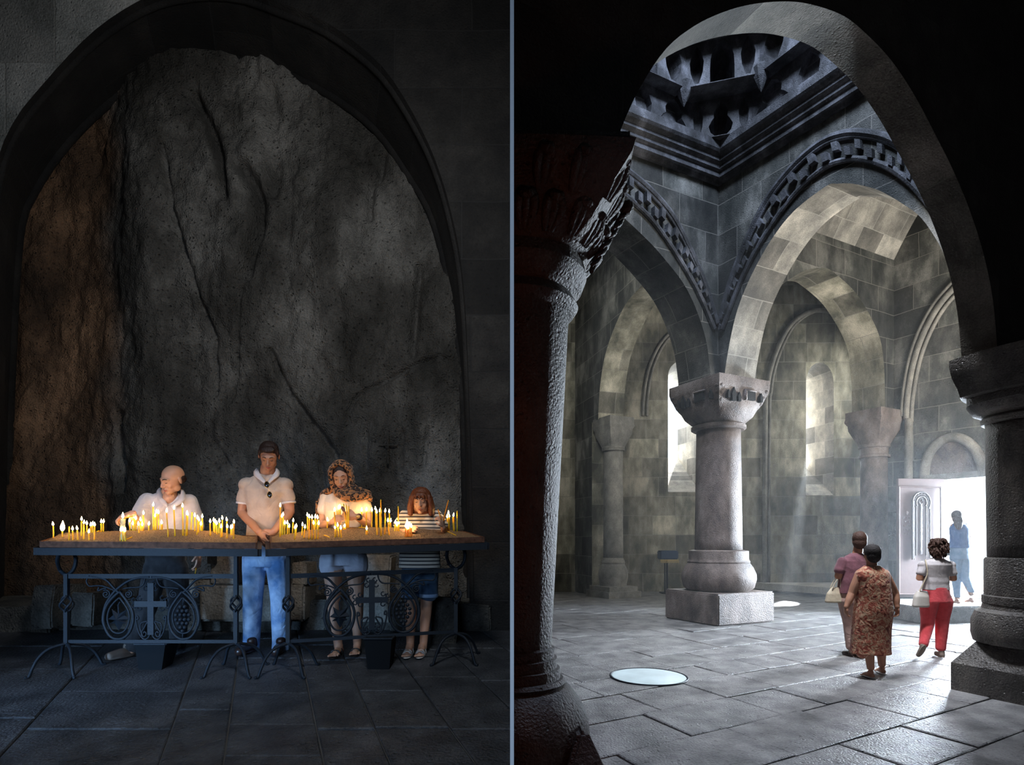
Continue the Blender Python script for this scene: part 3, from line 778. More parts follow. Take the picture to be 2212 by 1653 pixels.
box(bm, (FCc.x, FCc.y, .09), (1.15, 1.15, .18), mat=Rf); box(bm, (FCc.x, FCc.y, .25), (1.0, 1.0, .14), mat=Rf)
obj('trim_far_column_plinth', bm, 'vault')['kind'] = 'structure'
# ================================================================== THE CHAPEL (left half)
M['rock'] = stone('hewn_rock', (.028, .026, .021), (.085, .08, .07), (.26, .25, .225), 1.3, .8, 1.0, .45, dist=.03)
def ochre():
    nt = M['rock'].node_tree; b = nt.nodes['Principled BSDF']; L = nt.links
    src = b.inputs['Base Color'].links[0].from_socket
    tc = N(nt, 'ShaderNodeTexCoord'); sx = N(nt, 'ShaderNodeSeparateXYZ'); L.new(tc.outputs['Object'], sx.inputs[0])
    nz = N(nt, 'ShaderNodeTexNoise'); nz.inputs['Scale'].default_value = .9; L.new(tc.outputs['Object'], nz.inputs['Vector'])
    a = N(nt, 'ShaderNodeMath', operation='MULTIPLY_ADD'); a.inputs[1].default_value = 1.0; L.new(nz.outputs[0], a.inputs[0]); L.new(sx.outputs[0], a.inputs[2])
    mr = N(nt, 'ShaderNodeMapRange'); mr.inputs['From Min'].default_value = -3.75; mr.inputs['From Max'].default_value = -4.15; L.new(a.outputs[0], mr.inputs['Value'])
    mx = N(nt, 'ShaderNodeMixRGB', blend_type='MULTIPLY'); mx.inputs[2].default_value = (1.35, .80, .48, 1)
    L.new(mr.outputs[0], mx.inputs[0]); L.new(src, mx.inputs[1]); L.new(mx.outputs[0], b.inputs['Base Color'])
ochre()
M['rubble'] = stone('rough_ledge_stone', (.03, .028, .025), (.07, .065, .055), (.14, .13, .11), 3, .85, 1.0, 0)
M['pale_block'] = stone('pale_tuff_block', (.16, .14, .11), (.25, .22, .18), (.34, .31, .26), 4, .85, .6, 0)
M['spandrel'] = stone('chapel_front_blocks', (.14, .15, .14), (.26, .27, .26), (.40, .40, .38), 1.5, .8, .5, .2, (1.1, .7), mortar=(.3, .3, .28))  # left half's light is put into this paler tone
def resample(pts, n):
    L_ = [0]
    for a, b in zip(pts, pts[1:]): L_.append(L_[-1]+math.hypot(b[0]-a[0], b[1]-a[1]))
    out = []; j = 0
    for i in range(n):
        t = L_[-1]*i/(n-1)
        while j < len(L_)-2 and L_[j+1] < t: j += 1
        f = (t-L_[j])/max(1e-9, L_[j+1]-L_[j]); out.append(tuple(a+(b-a)*f for a, b in zip(pts[j], pts[j+1])))
    return out
def chapel_arch():
    outer = smooth_line([(-30, 1420), (-30, 900), (-25, 600), (-10, 370), (30, 262), (90, 185), (170, 97), (240, 38), (330, -12), (430, -32), (520, -25), (600, 4), (700, 45), (800, 118), (860, 190), (930, 320), (975, 460), (1002, 620), (1015, 900), (1022, 1120), (1026, 1420)], 4)
    inner = smooth_line([(18, 1420), (22, 1000), (28, 800), (45, 520), (75, 430), (150, 320), (250, 225), (350, 168), (430, 148), (520, 143), (600, 163), (700, 212), (780, 265), (830, 315), (880, 388), (930, 470), (960, 580), (980, 700), (998, 850), (1004, 1050), (1006, 1420)], 4)
    n = 90; o_ = [P(x, y, 5.75) for x, y in resample(outer, n)]; i_ = [P(x, y, 6.75) for x, y in resample(inner, n)]
    bm = bmesh.new(); uvl = bm.loops.layers.uv.new('UVMap')
    for k in range(n-1):
        f = quad(bm, [o_[k], o_[k+1], i_[k+1], i_[k]])
        for l, u in zip(f.loops, ((0, k*.15), (0, k*.15+.15), (.9, k*.15+.15), (.9, k*.15))): l[uvl].uv = u
    for s_ in (4.8,):      # a roll moulding along the arch, just inside the front edge
        tube(bm, [a.lerp(b, .12) for a, b in zip(o_, i_)], .035, 8); tube(bm, [a.lerp(b, .9) for a, b in zip(o_, i_)], .05, 8)
    o = obj('trim_chapel_arch', bm, 'black_stone', None, True); o['kind'] = 'structure'
    lp = [(v.x, v.z) for v in o_]
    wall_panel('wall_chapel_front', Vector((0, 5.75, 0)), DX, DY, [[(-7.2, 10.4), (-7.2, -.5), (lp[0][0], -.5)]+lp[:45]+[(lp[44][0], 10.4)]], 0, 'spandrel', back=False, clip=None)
    wall_panel('wall_chapel_front_shaded', Vector((0, 5.75, 0)), DX, DY, [[(lp[44][0], 10.4)]+lp[44:]+[(lp[-1][0], -.5), (-.02, -.5), (-.02, 10.4)]], 0, 'black_stone', back=False, clip=None)  # same front wall; shade on this half is put into the black colour
chapel_arch()
def rock_wall():
    """the cave wall: a dense relief with furrows and cracks"""
    Yr = 6.62; nx, nz = 300, 340
    x0, x1 = P(-70, 0, Yr).x, P(1060, 0, Yr).x; z0, z1 = .55, 7.4
    cracks = [  # (polyline px, width, depth)
        ([(425, 215), (455, 270), (475, 330), (488, 390), (490, 430)], .05, .16),
        ([(530, 365), (550, 400), (566, 445), (564, 500), (550, 545), (540, 600)], .07, .20),
        ([(540, 600), (525, 660), (520, 720), (515, 800), (500, 870)], .022, .05),
        ([(365, 330), (378, 400), (385, 460), (400, 520), (425, 600), (440, 650), (460, 700), (470, 730), (468, 850)], .03, .08),
        ([(585, 760), (600, 800), (625, 850), (660, 895), (690, 935), (725, 985)], .035, .10),
        ([(755, 890), (765, 865), (800, 840), (850, 815), (900, 790), (950, 772), (966, 780)], .022, .06),
        ([(824, 330), (818, 380), (800, 400), (798, 470)], .04, .1),
        ([(905, 575), (902, 640), (892, 770)], .045, .09),
        ([(262, 900), (268, 960), (275, 1010), (282, 1060)], .05, .14),
        ([(585, 200), (588, 260), (590, 340), (586, 420)], .09, .10),
        ([(870, 935), (868, 1015)], .02, .07), ([(790, 930), (790, 1010)], .02, .05), ([(925, 930), (915, 1010)], .02, .06), ([(832, 930), (838, 1010)], .015, .04),
        ([(470, 960), (500, 1010), (516, 1030)], .02, .05), ([(690, 1000), (700, 1060)], .02, .05)]
    segs = []
    for pl, wd, dp in cracks:
        q = [P(x, y, Yr) for x, y in pl]
        for a, b in zip(q, q[1:]): segs.append((a.x, a.z, b.x, b.z, wd, dp))
    dx, dz = (x1-x0)/nx, (z1-z0)/nz
    H = {}
    for ax, az, bx, bz, wd, dp in segs:
        R_ = wd*3
        i0, i1 = int((min(ax, bx)-R_-x0)/dx), int((max(ax, bx)+R_-x0)/dx)+1
        j0, j1 = int((min(az, bz)-R_-z0)/dz), int((max(az, bz)+R_-z0)/dz)+1
        for i in range(max(0, i0), min(nx, i1)+1):
            for j in range(max(0, j0), min(nz, j1)+1):
                x, z = x0+i*dx, z0+j*dz
                t = max(0, min(1, ((x-ax)*(bx-ax)+(z-az)*(bz-az))/((bx-ax)**2+(bz-az)**2+1e-9)))
                d = math.hypot(x-ax-(bx-ax)*t, z-az-(bz-az)*t)
                k = dp*math.exp(-(d/wd)**2)
                if k > H.get((i, j), 0): H[(i, j)] = k
    verts = []
    for j in range(nz+1):
        z = z0+j*dz
        for i in range(nx+1):
            x = x0+i*dx
            y = Yr+noise.noise((x*.45, 0, z*.3+3))*.22+noise.noise((x*1.8, 7, z*.55))*.10+noise.noise((x*5, 2, z*2.2))*.055+noise.noise((x*14, 5, z*9))*.028
            y += max(0, noise.noise((x*21, 9, z*16))-.25)*.035
            # the rock leans forward on the left, as a buttress
            y -= .17*math.exp(-((x+3.95)/.32)**2)-.10*math.exp(-((x+4.9)/.5)**2)
            y -= max(0, .9-z+.4)*.10
            y += H.get((i, j), 0)
            verts.append((x, y, z))
    faces = [(j*(nx+1)+i, j*(nx+1)+i+1, (j+1)*(nx+1)+i+1, (j+1)*(nx+1)+i) for j in range(nz) for i in range(nx)]
    me = bpy.data.meshes.new('wall_rock'); me.from_pydata(verts, [], faces); me.materials.append(M['rock'])
    me.polygons.foreach_set('use_smooth', [True]*len(me.polygons))
    o = bpy.data.objects.new('wall_rock', me); COL.objects.link(o); o['kind'] = 'structure'
    # carved crosses on the lower right of the rock
    bm = bmesh.new(); rr = .012
    for cx_, cy_, h in ((838, 968, 34), (900, 975, 26)):
        tube(bm, [P(cx_, cy_-h, Yr-.03), P(cx_, cy_+h, Yr-.03)], rr, 6); tube(bm, [P(cx_-h*.6, cy_-6, Yr-.03), P(cx_+h*.6, cy_-6, Yr-.03)], rr, 6)
    obj('trim_carved_crosses', bm, 'rock')['kind'] = 'structure'
rock_wall()
def rough_block(bm, c, s, rz=0, amp=.03, cuts=5, seed=0):
    b2 = bmesh.new(); box(b2, (0, 0, 0), s)
    bmesh.ops.subdivide_edges(b2, edges=b2.edges[:], cuts=cuts, use_grid_fill=True)
    for v in b2.verts:
        q = v.co*2.2+Vector((seed, seed*.7, 0)); v.co += Vector((noise.noise(q), noise.noise(q+Vector((9, 0, 0))), noise.noise(q+Vector((0, 9, 0)))))*amp
        m = min(s)*.5
    bmesh.ops.bevel(b2, geom=[e for e in b2.edges if e.calc_face_angle(0) > .9], offset=min(s)*.06, segments=2, affect='EDGES')
    R = Matrix.Rotation(rz, 4, 'Z'); R.translation = Vector(c); b2.transform(R)
    me = bpy.data.meshes.new('t'); b2.to_mesh(me); b2.free(); bm.from_mesh(me); bpy.data.meshes.remove(me)
def ledges():
    # rough rock footing along the wall
    bm = bmesh.new(); rnd = random.Random(4); x = -5.6; k = 0
    while x < -.3:
        wd = rnd.uniform(.5, 1.1); y = 6.15+rnd.uniform(-.06, .06); z = lz(y)
        rough_block(bm, (x+wd/2, y, z+.07), (wd, .8, .30+rnd.uniform(-.04, .06)), 0, .06, 5, k); x += wd*.96; k += 1
    o = obj('trim_rock_footing', bm, 'rubble', None, True); o['kind'] = 'structure'; autosmooth(o, 50)
    def thing_block(name, px0, py0, px1, py1, Y, depth, mat, label, cat, hole=None, seed=1, amp=.012, grp=None):
        a, b = P(px0, py1, Y), P(px1, py0, Y); s = (b.x-a.x, depth, b.z-a.z); c = Vector(((a.x+b.x)/2, Y+depth/2, a.z))
        bm = bmesh.new(); rough_block(bm, (0, 0, s[2]/2), s, 0, amp, 5, seed)
        o = obj(name, bm, mat); o.location = c; autosmooth(o, 45); tag(o, label, cat, grp)
        return o
    thing_block('stone_slab', 430, 1264, 656, 1344, 5.62, .35, 'pale_block', 'long dressed stone slab lying against the rock behind the two men', 'stone')
    b = thing_block('stone_block', 455, 1196, 512, 1262, 5.66, .3, 'pale_block', 'pale square stone block with a small dark niche behind the jeans', 'stone', seed=3)
    bm = bmesh.new(); box(bm, (P(459, 1210, 5.64).x-b.location.x, P(459, 1210, 5.64).y-b.location.y, P(459, 1210, 5.64).z-b.location.z), (.07, .06, .07)); obj('niche', bm, 'black_stone', b)  # black box in place of a hollow; the niche's shade is its colour
    thing_block('stone_block', 404, 1254, 455, 1290, 5.7, .3, 'pale_block', 'small worn stone step beside the bald man hand', 'stone', seed=9)
    thing_block('stone_block', 630, 1216, 662, 1263, 5.66, .3, 'pale_block', 'upright pale stone just right of the jeans', 'stone', seed=5)
    thing_block('stone_block', 775, 1200, 842, 1345, 5.7, .3, 'pale_block', 'tall pitted pale stone block behind the scarfed woman', 'stone', seed=6, amp=.03)
    thing_block('stone_block', 70, 1266, 118, 1362, 5.45, .4, 'rubble', 'dark upright square stone stub at the far left of the chapel', 'stone', seed=7, amp=.04)
    thing_block('stone_block', 152, 1278, 205, 1352, 5.45, .36, 'rubble', 'rounded pale topped stone stub behind the left table leg', 'stone', seed=8, amp=.06)
    thing_block('stone_block', 935, 1290, 985, 1400, 5.3, .35, 'rubble', 'broken grey stone leaning beside the child legs', 'stone', seed=12, amp=.09)
ledges()

# ------------------------------------------------------------------ candle tables
M['tray'] = plain('copper_tray', (.11, .05, .03), .6, .2, .3, 30, .4, spec=.2)
M['bin_metal'] = plain('dark_bin_metal', (.010, .012, .014), .8, spec=.08)
M['sand'] = plain('candle_sand', (.20, .125, .065), .9, 0, 1.0, 110, .7)
M['wax'] = plain('yellow_beeswax', (1, .50, .02), .45, sss=1.0, ssr=(1.0, .45, .08), sss_scale=.03)
M['wax_orange'] = plain('orange_beeswax', (.95, .33, .02), .45, sss=1.0, ssr=(1.0, .4, .08), sss_scale=.03)
M['wax_white'] = plain('pale_melted_wax', (1, .82, .45), .5, sss=1.0, ssr=(1.0, .9, .8), sss_scale=.05)
M['wick'] = plain('burnt_wick', (.02, .015, .01), .9)
fm, fnt, fb = nodes('candle_flame')
em = N(fnt, 'ShaderNodeEmission'); em.inputs[0].default_value = (1, .58, .22, 1); em.inputs[1].default_value = 56
fnt.links.new(em.outputs[0], fnt.nodes['Material Output'].inputs[0]); M['flame'] = fm

class Tray:
    def __init__(s, pa, Ya, pb, Yb, depth, crest):
        s.A, s.B = P(*pa, Ya), P(*pb, Yb); s.u = s.B-s.A; s.D = LD*depth; s.crest = crest; s.depth = depth
    def plane(s, u, v): return s.A+s.u*u+s.D*v
    def bump(s, px):
        c = s.crest
        for (a, ya), (b, yb) in zip(c, c[1:]):
            if a <= px <= b: yc = ya+(yb-ya)*(px-a)/(b-a); break
        else: yc = c[0][1] if px < c[0][0] else c[-1][1]
        return yc
    def px(s, p): return CX+p.x/p.y*F, HZ-(p.z-CH)/p.y*F
    def sand(s, u, v):
        p = s.plane(u, v); q = s.plane(u, .68); X, Yp = s.px(q); zc = P(X, s.bump(X), q.y).z
        hgt = max(.0, zc-q.z)
        f = math.sin(min(1, v/.68)*PI/2) if v < .68 else math.cos((v-.68)/.32*PI/2*.85)
        edge = min(1, min(u, 1-u)/.03)
        return p+ZV*(hgt*f*edge-.006)
    def at(s, px, py):
        best = None
        for i in range(49):
            v = .03+.65*i/48
            lo, hi = 0.0, 1.0
            for _ in range(18):
                m = (lo+hi)/2
                if s.px(s.sand(m, v))[0] < px: lo = m
                else: hi = m
            q = s.sand((lo+hi)/2, v); e = abs(s.px(q)[1]-py)
            if best is None or e < best[0]: best = (e, q)
        return best[1]
T1 = Tray((87, 1169.5), 4.42, (553, 1172.5), 4.42, .50, [(95, 1163), (115, 1156), (135, 1150), (180, 1147), (230, 1147), (270, 1145), (300, 1144), (340, 1143), (380, 1142), (420, 1144), (450, 1146), (480, 1149), (505, 1154), (530, 1159), (553, 1160)])
T2 = Tray((586, 1172.5), 4.42, (1045, 1160), 4.83, .50, [(590, 1159), (610, 1155), (640, 1150), (670, 1144), (700, 1140), (740, 1138), (780, 1138), (860, 1138), (900, 1138), (930, 1139), (960, 1143), (990, 1147), (1010, 1149), (1040, 1151)])

def iron_panel(Q, parent):
    """wrought lattice drawn in the pixels of the left table; Q maps them to the table's plane"""
    c = lambda pts, r=.0085, k=5, name=None, flat=(1, 1.4): (tube(bm, [Q(x, y) for x, y in smooth_line(pts, k)], r, 8))
    Z = lambda x, y: (200+x/8.508, 1225+y/8.508)
    zl = lambda L_: [Z(*p) for p in L_]
    def spiral(x, y, r0, a0, turns, sgn):
        return [(x+r0*(1-t/26)*math.cos(a0+sgn*turns*2*PI*t/26), y+r0*(1-t/26)*math.sin(a0+sgn*turns*2*PI*t/26)) for t in range(24)]
    mir = lambda L_: [(2*326.3-x, y) for x, y in L_]
    # big arch, wings
    bm = bmesh.new()
    arch = zl([(220, 1100), (190, 950), (240, 700), (350, 520), (460, 400), (640, 270), (840, 200), (1060, 185)])
    for L_ in (arch, mir(arch)): c(L_, .0105)
    obj('arch_bar', bm, 'iron', parent, True)
    bm = bmesh.new()
    wing = zl([(480, 470), (380, 370), (250, 240), (100, 190), (-60, 165)])
    w2 = zl([(440, 460), (330, 400), (180, 350), (60, 345), (-60, 350), (-110, 270), (-90, 200)])
    for L_ in (wing, mir(wing)): c(L_, .009)
    for L_ in (w2, mir(w2)): c(L_, .006)
    hook = zl([(260, 390), (190, 400), (100, 440), (120, 370)])
    for L_ in (hook, mir(hook)): c(L_, .006)
    for L_ in (spiral(*Z(248, 500), 9.5, -2.2, 2.0, 1), spiral(*Z(660, 500), 8.5, -1.5, 2.0, 1)):
        c(L_, .006, 2); c(mir(L_), .006, 2)
    br = zl([(560, 400), (700, 380), (860, 370), (930, 320), (960, 240), (960, 200)])
    for L_ in (br, mir(br)): c(L_, .006)
    obj('scrollwork', bm, 'iron', parent, True)
    # teardrops
    for m_ in (False, True):
        bm = bmesh.new()
        for f_, r in ((1, .011), (.74, .0075)):
            base = [(500, 470), (620, 620), (720, 780), (750, 950), (700, 1150), (600, 1270), (480, 1310), (340, 1270), (240, 1130), (200, 950), (250, 740), (370, 580), (500, 470)]
            L_ = zl([(480+(x-480)*f_, 900+(y-900)*(f_+.04)) for x, y in base])
            c(mir(L_) if m_ else L_, r)
        obj('teardrop_hoop', bm, 'iron', parent, True)
    # grape bunch and vine leaf
    bm = bmesh.new()
    for n_, y, x0 in ((2, 730, 1620), (3, 805, 1580), (4, 880, 1540), (4, 965, 1540), (3, 1035, 1580), (2, 1110, 1622), (1, 1175, 1660)):
        for i in range(n_): ell(bm, Q(*Z(x0+i*80, y))+Vector((0, -.005, 0)), (.0155,)*3, u=10, v=8)
    tube(bm, [Q(*Z(1680, 560)), Q(*Z(1660, 700))], .006, 6); tube(bm, [Q(*Z(1660, 1190)), Q(*Z(1655, 1330))], .006, 6)
    obj('grape_bunch', bm, 'iron', parent, True)
    bm = bmesh.new()
    star = [(480, 870), (350, 780), (380, 900), (290, 960), (400, 1000), (300, 1000), (410, 1060), (485, 1170), (560, 1060), (690, 965), (590, 900), (640, 770)]
    star = [(480, 865), (350, 770), (375, 890), (285, 960), (400, 985), (330, 1040), (410, 1040), (485, 1175), (560, 1040), (630, 1040), (580, 985), (690, 960), (590, 890), (640, 775)]
    vs = [bm.verts.new(Q(*Z(*p))) for p in star]; ctr = bm.verts.new(Q(*Z(485, 960))+Vector((0, -.035, 0))); bk = bm.verts.new(Q(*Z(485, 960))+Vector((0, .01, 0)))
    for i in range(len(vs)):
        j = (i+1) % len(vs); bm.faces.new((vs[i], vs[j], ctr)); bm.faces.new((vs[j], vs[i], bk))
    tube(bm, [Q(*Z(480, 860)), Q(*Z(470, 700)), Q(*Z(505, 640))], .006, 6)
    obj('vine_leaf', bm, 'iron', parent)
    # cross
    bm = bmesh.new(); cx_, cy_ = Z(1075, 680)
    a, b = Q(*Z(1018, 300)), Q(*Z(1130, 1250)); w_ = b.x-a.x
    box(bm, Q(*Z(1075, 770)), (abs(Q(*Z(1130, 770)).x-Q(*Z(1018, 770)).x), .018, abs(a.z-b.z)), math.atan2(Q(1, 1).y-Q(0, 1).y, Q(1, 1).x-Q(0, 1).x))
    box(bm, Q(*Z(1075, 680)), ((Q(*Z(1370, 680))-Q(*Z(780, 680))).length, .0225, abs(Q(*Z(0, 630)).z-Q(*Z(0, 735)).z)), math.atan2(Q(1, 1).y-Q(0, 1).y, Q(1, 1).x-Q(0, 1).x))
    for x, y in ((1015, 300), (1130, 300), (980, 395), (1155, 395), (760, 610), (860, 575), (765, 715), (860, 755), (1285, 570), (1375, 610), (1280, 765), (1380, 720)):
        pts = [Q(*Z(x+40*math.cos(t*PI/5), y+40*math.sin(t*PI/5))) for t in range(9)]
        tube(bm, pts, .0055, 6)
    obj('cross', bm, 'iron', parent)
    bm = bmesh.new()
    lf = zl([(800, 910), (800, 1000), (840, 1180), (900, 1290), (960, 1330), (1030, 1290), (1075, 1170)])
    lf2 = zl([(1010, 1000), (900, 1030), (880, 1130), (930, 1290)]); lf3 = zl([(1010, 1010), (950, 1120), (905, 1200), (910, 1270), (960, 1280), (990, 1230), (960, 1190), (935, 1220)])
    lf4 = zl([(790, 910), (830, 905), (840, 960), (800, 960)])
    for L_ in (lf, lf2, lf3, lf4): c(L_, .0065); c(mir(L_), .0065)
    obj('leaf_scrolls', bm, 'iron', parent, True)

def candle_table(label, tray, posts, Yp, railY, root, pxmap, pot_label, pot_px):
    """posts: [(px, Y), (px, Y)]; pxmap: x of the left table's drawing -> x, Y on this table"""
    e = empty('candle_table', root, 0, label, 'table')
    R0 = Vector(root)
    rel = lambda p: Vector(p)-R0
    A, u, D = tray.A, tray.u, tray.D
    up = ZV
    n_in = D.normalized(); t_ = u.normalized()
    def bar(bm, a, b, w_, h):     # horizontal bar of width w_ (across) and height h
        d = (b-a).normalized(); s_ = Vector((-d.y, d.x, 0)).normalized()
        hexa(bm, [rel(a-s_*w_/2), rel(b-s_*w_/2), rel(b+s_*w_/2), rel(a+s_*w_/2)], [rel(a-s_*w_/2)+up*h, rel(b-s_*w_/2)+up*h, rel(b+s_*w_/2)+up*h, rel(a+s_*w_/2)+up*h])
    bm = bmesh.new(); h = .044
    c = [A, A+u, A+u+D, A+D]
    for i in range(4): bar(bm, c[i]-up*h, c[(i+1) % 4]-up*h, .012, h)
    hexa(bm, [rel(q-up*(h+.002)) for q in c], [rel(q-up*(h-.006)) for q in c])
    obj('sand_tray', bm, 'tray', e)
    bm = bmesh.new(); g = .045
    k = [A-t_*.02-n_in*.02, A+u+t_*.02-n_in*.02, A+u+D+t_*.02+n_in*.02, A+D-t_*.02+n_in*.02]
    for i in range(4): bar(bm, k[i]-up*(h+.056), k[(i+1) % 4]-up*(h+.056), .04, .054)
    obj('top_frame', bm, 'iron', e)
    # sand
    bm = bmesh.new(); nu, nv = 150, 30; V = []
    for j in range(nv+1):
        for i in range(nu+1):
            p = tray.sand(.004+.992*i/nu, .01+.98*j/nv)
            p = p+ZV*(noise.noise((p.x*14, p.y*14, 0))*.006+noise.noise((p.x*45, p.y*45, 3))*.003)
            V.append(bm.verts.new(rel(p)))
    for j in range(nv):
        for i in range(nu): bm.faces.new((V[j*(nu+1)+i], V[j*(nu+1)+i+1], V[(j+1)*(nu+1)+i+1], V[(j+1)*(nu+1)+i]))
    s_ = obj('sand', bm, 'sand', e, True)
    # posts with knots and claw feet
    for q, (ppx, Y) in enumerate(posts):
        sc = (Y-0)/4.57
        X = lambda x, y, dy=0: rel(P(ppx, y, Y)+Vector((x*.00355, dy, 0)))
        bm = bmesh.new()
        yt = 1021+219*4.57/Y*1.0
        Zy = lambda y: 1021+(y-1021)*4.57/Y
        tube(bm, [X(0, Zy(1392)), X(0, Zy(1318))], .021, 4, up=(.7, .7, 0)); tube(bm, [X(0, Zy(1290)), X(0, Zy(1240))], .021, 4, up=(.7, .7, 0))
        obj('post', bm, 'iron', e)
        bm = bmesh.new()
        for t in range(4):
            a = t*PI/2
            pts = [X(0, 0)*0+X(0, Zy(1322-f*36))+Vector((math.cos(a+f*2.2), math.sin(a+f*2.2), 0))*(.008+.038*math.sin(f*PI)) for f in [i/10 for i in range(11)]]
            tube(bm, pts, .0085, 6)
        obj('twisted_knot', bm, 'iron', e, True)
        bm = bmesh.new()
        if q == (0 if ppx < 560 else 1) :      # outer end: two curved arms carry the frame
            for s1 in (-1, 1):
                tube(bm, [rel(v) for v in smooth_line([P(ppx, Zy(1244), Y), P(ppx+s1*14, Zy(1232), Y+.03), P(ppx+s1*20, Zy(1212), Y+.05*s1), P(ppx+s1*17, Zy(1197), Y+.08*s1)], 4)], .014, 8)
        else:
            tube(bm, [X(0, Zy(1244)), X(0, Zy(1196))], .019, 4, up=(.7, .7, 0))
        obj('upper_arm', bm, 'iron', e)
        top = P(ppx, Zy(1390), Y)
        for (sx, sy) in ((-1, -1), (1, -1), (-1, 1), (1, 1)):
            bm = bmesh.new(); fx, fy = sx*.168, sy*.17
            foot = Vector((top.x+fx, top.y+fy*.9, lz(top.y+fy*.9)+.012)); hgt = top.z-foot.z
            pts = [top, top+Vector((fx*.45, fy*.4, -hgt*.12)), top+Vector((fx*.72, fy*.68, -hgt*.38)), top+Vector((fx*.88, fy*.84, -hgt*.72)), foot, foot+Vector((fx*.10, fy*.1, 0))]
            tube(bm, [rel(v) for v in smooth_line(pts, 4)], .0115, 6)
            obj('leg', bm, 'iron', e, True)
    a, b = posts
    Zp = lambda px, y, Y: P(px, 1021+(y-1021)*4.57/Y, Y)
    for y, r in ((1245, .035), (1386, .026)):
        bm = bmesh.new(); bar(bm, Zp(a[0], y, a[1])-up*r/2, Zp(b[0], y, b[1])-up*r/2, .014, r); obj('rail', bm, 'iron', e)
    def Q(x, y):
        f = (x-144)/(510-144); X_ = a[0]+(b[0]-a[0])*f; Y_ = 1/((1-f)/a[1]+f/b[1])
        return rel(Zp(X_, y, Y_))
    iron_panel(Q, e)
    # trough standing under the table
    x0, x1, xb0, xb1, yt_, yb_, Yq = pot_px
    p = lfl((xb0+xb1)/2, yb_); o = empty('metal_bin', p, 0, pot_label, 'bin')
    bm = bmesh.new(); t0, t1 = P(x0, yt_, p.y)-p, P(x1, yt_, p.y)-p; b0, b1 = P(xb0, yb_, p.y)-p, P(xb1, yb_, p.y)-p
    dpt = Vector((0, .20, 0)); ins = .012
    hexa(bm, [b0, b1, b1+dpt*.7, b0+dpt*.7], [t0, t1, t1+dpt, t0+dpt])
    obj('body', bm, 'bin_metal', o)
    bm = bmesh.new()
    for q0, q1 in ((t0, t1), (t1, t1+dpt), (t1+dpt, t0+dpt), (t0+dpt, t0)): tube(bm, [q0, q1], .008, 6)
    obj('rim', bm, 'iron', o)
    return e
candle_table('left wrought iron candle table with open cross and grape lattice and copper sand tray', T1, [(144, 4.57), (510, 4.57)], 4.57, None, lfl(326, 1450), None,
             'dark tapered metal bin under the lattice of the left candle table', (290, 357, 300, 349, 1392, 1448, 4.6))
candle_table('right wrought iron candle table standing in deep shadow with a sand tray', T2, [(623, 4.57), (985, 4.86)], 4.57, None, lfl(805, 1440), None,
             'black tapered metal bin under the right candle table', (786, 846, 794, 841, 1380, 1447, 4.6))

# ------------------------------------------------------------------ candles
FL = {}
def flame_mesh(k):
    if k in FL: return FL[k]
    bm = bmesh.new(); r, h = {'n': (.0072, .030), 'b': (.016, .075), 's': (.009, .022)}[k]
    lathe(bm, [(.0005, -h*.12), (r*.6, -h*.02), (r, h*.22), (r*.85, h*.45), (r*.45, h*.72), (.0006, h)], (0, 0, 0), 10)
    me = bpy.data.meshes.new('flame'); bmesh.ops.recalc_face_normals(bm, faces=bm.faces); bm.to_mesh(me); bm.free(); me.materials.append(M['flame'])
    me.polygons.foreach_set('use_smooth', [True]*len(me.polygons)); FL[k] = me; return me
ORD = ['first', 'second', 'third', 'fourth', 'fifth', 'sixth', 'seventh', 'eighth', 'ninth', 'tenth', 'eleventh', 'twelfth', 'thirteenth', 'fourteenth', 'fifteenth', 'sixteenth', 'seventeenth', 'eighteenth', 'nineteenth', 'twentieth']
ZONES = [(0, 210, 'at the left tray end', 'candles at the left end of the left tray'), (210, 255, 'just left of the thick white candle', 'candles left of the thick white candle'),
         (255, 276, 'at the thick white candle foot', 'small candles around the thick white candle'), (276, 318, 'between thick white candle and bald man', 'candles right of the thick white candle'),
         (318, 409, 'before the bald man shirt', 'candles before the bald man'), (409, 446, 'beside the bald man sleeve', 'candles beside the bald man'), (446, 520, 'at the inner end of the left tray', 'candles at the inner end of the left tray'),
         (600, 645, 'before the man in jeans', 'candles before the man in jeans'), (645, 697, 'between jeans man and scarfed woman', 'candles between the man in jeans and the woman'),
         (697, 800, 'before the scarfed woman', 'candles before the scarfed woman'), (800, 868, 'between scarfed woman and child', 'candles between the woman and the child'),
         (868, 950, 'before the fringed child', 'candles before the child'), (950, 1100, 'at the right tray end', 'candles at the right end of the right tray')]
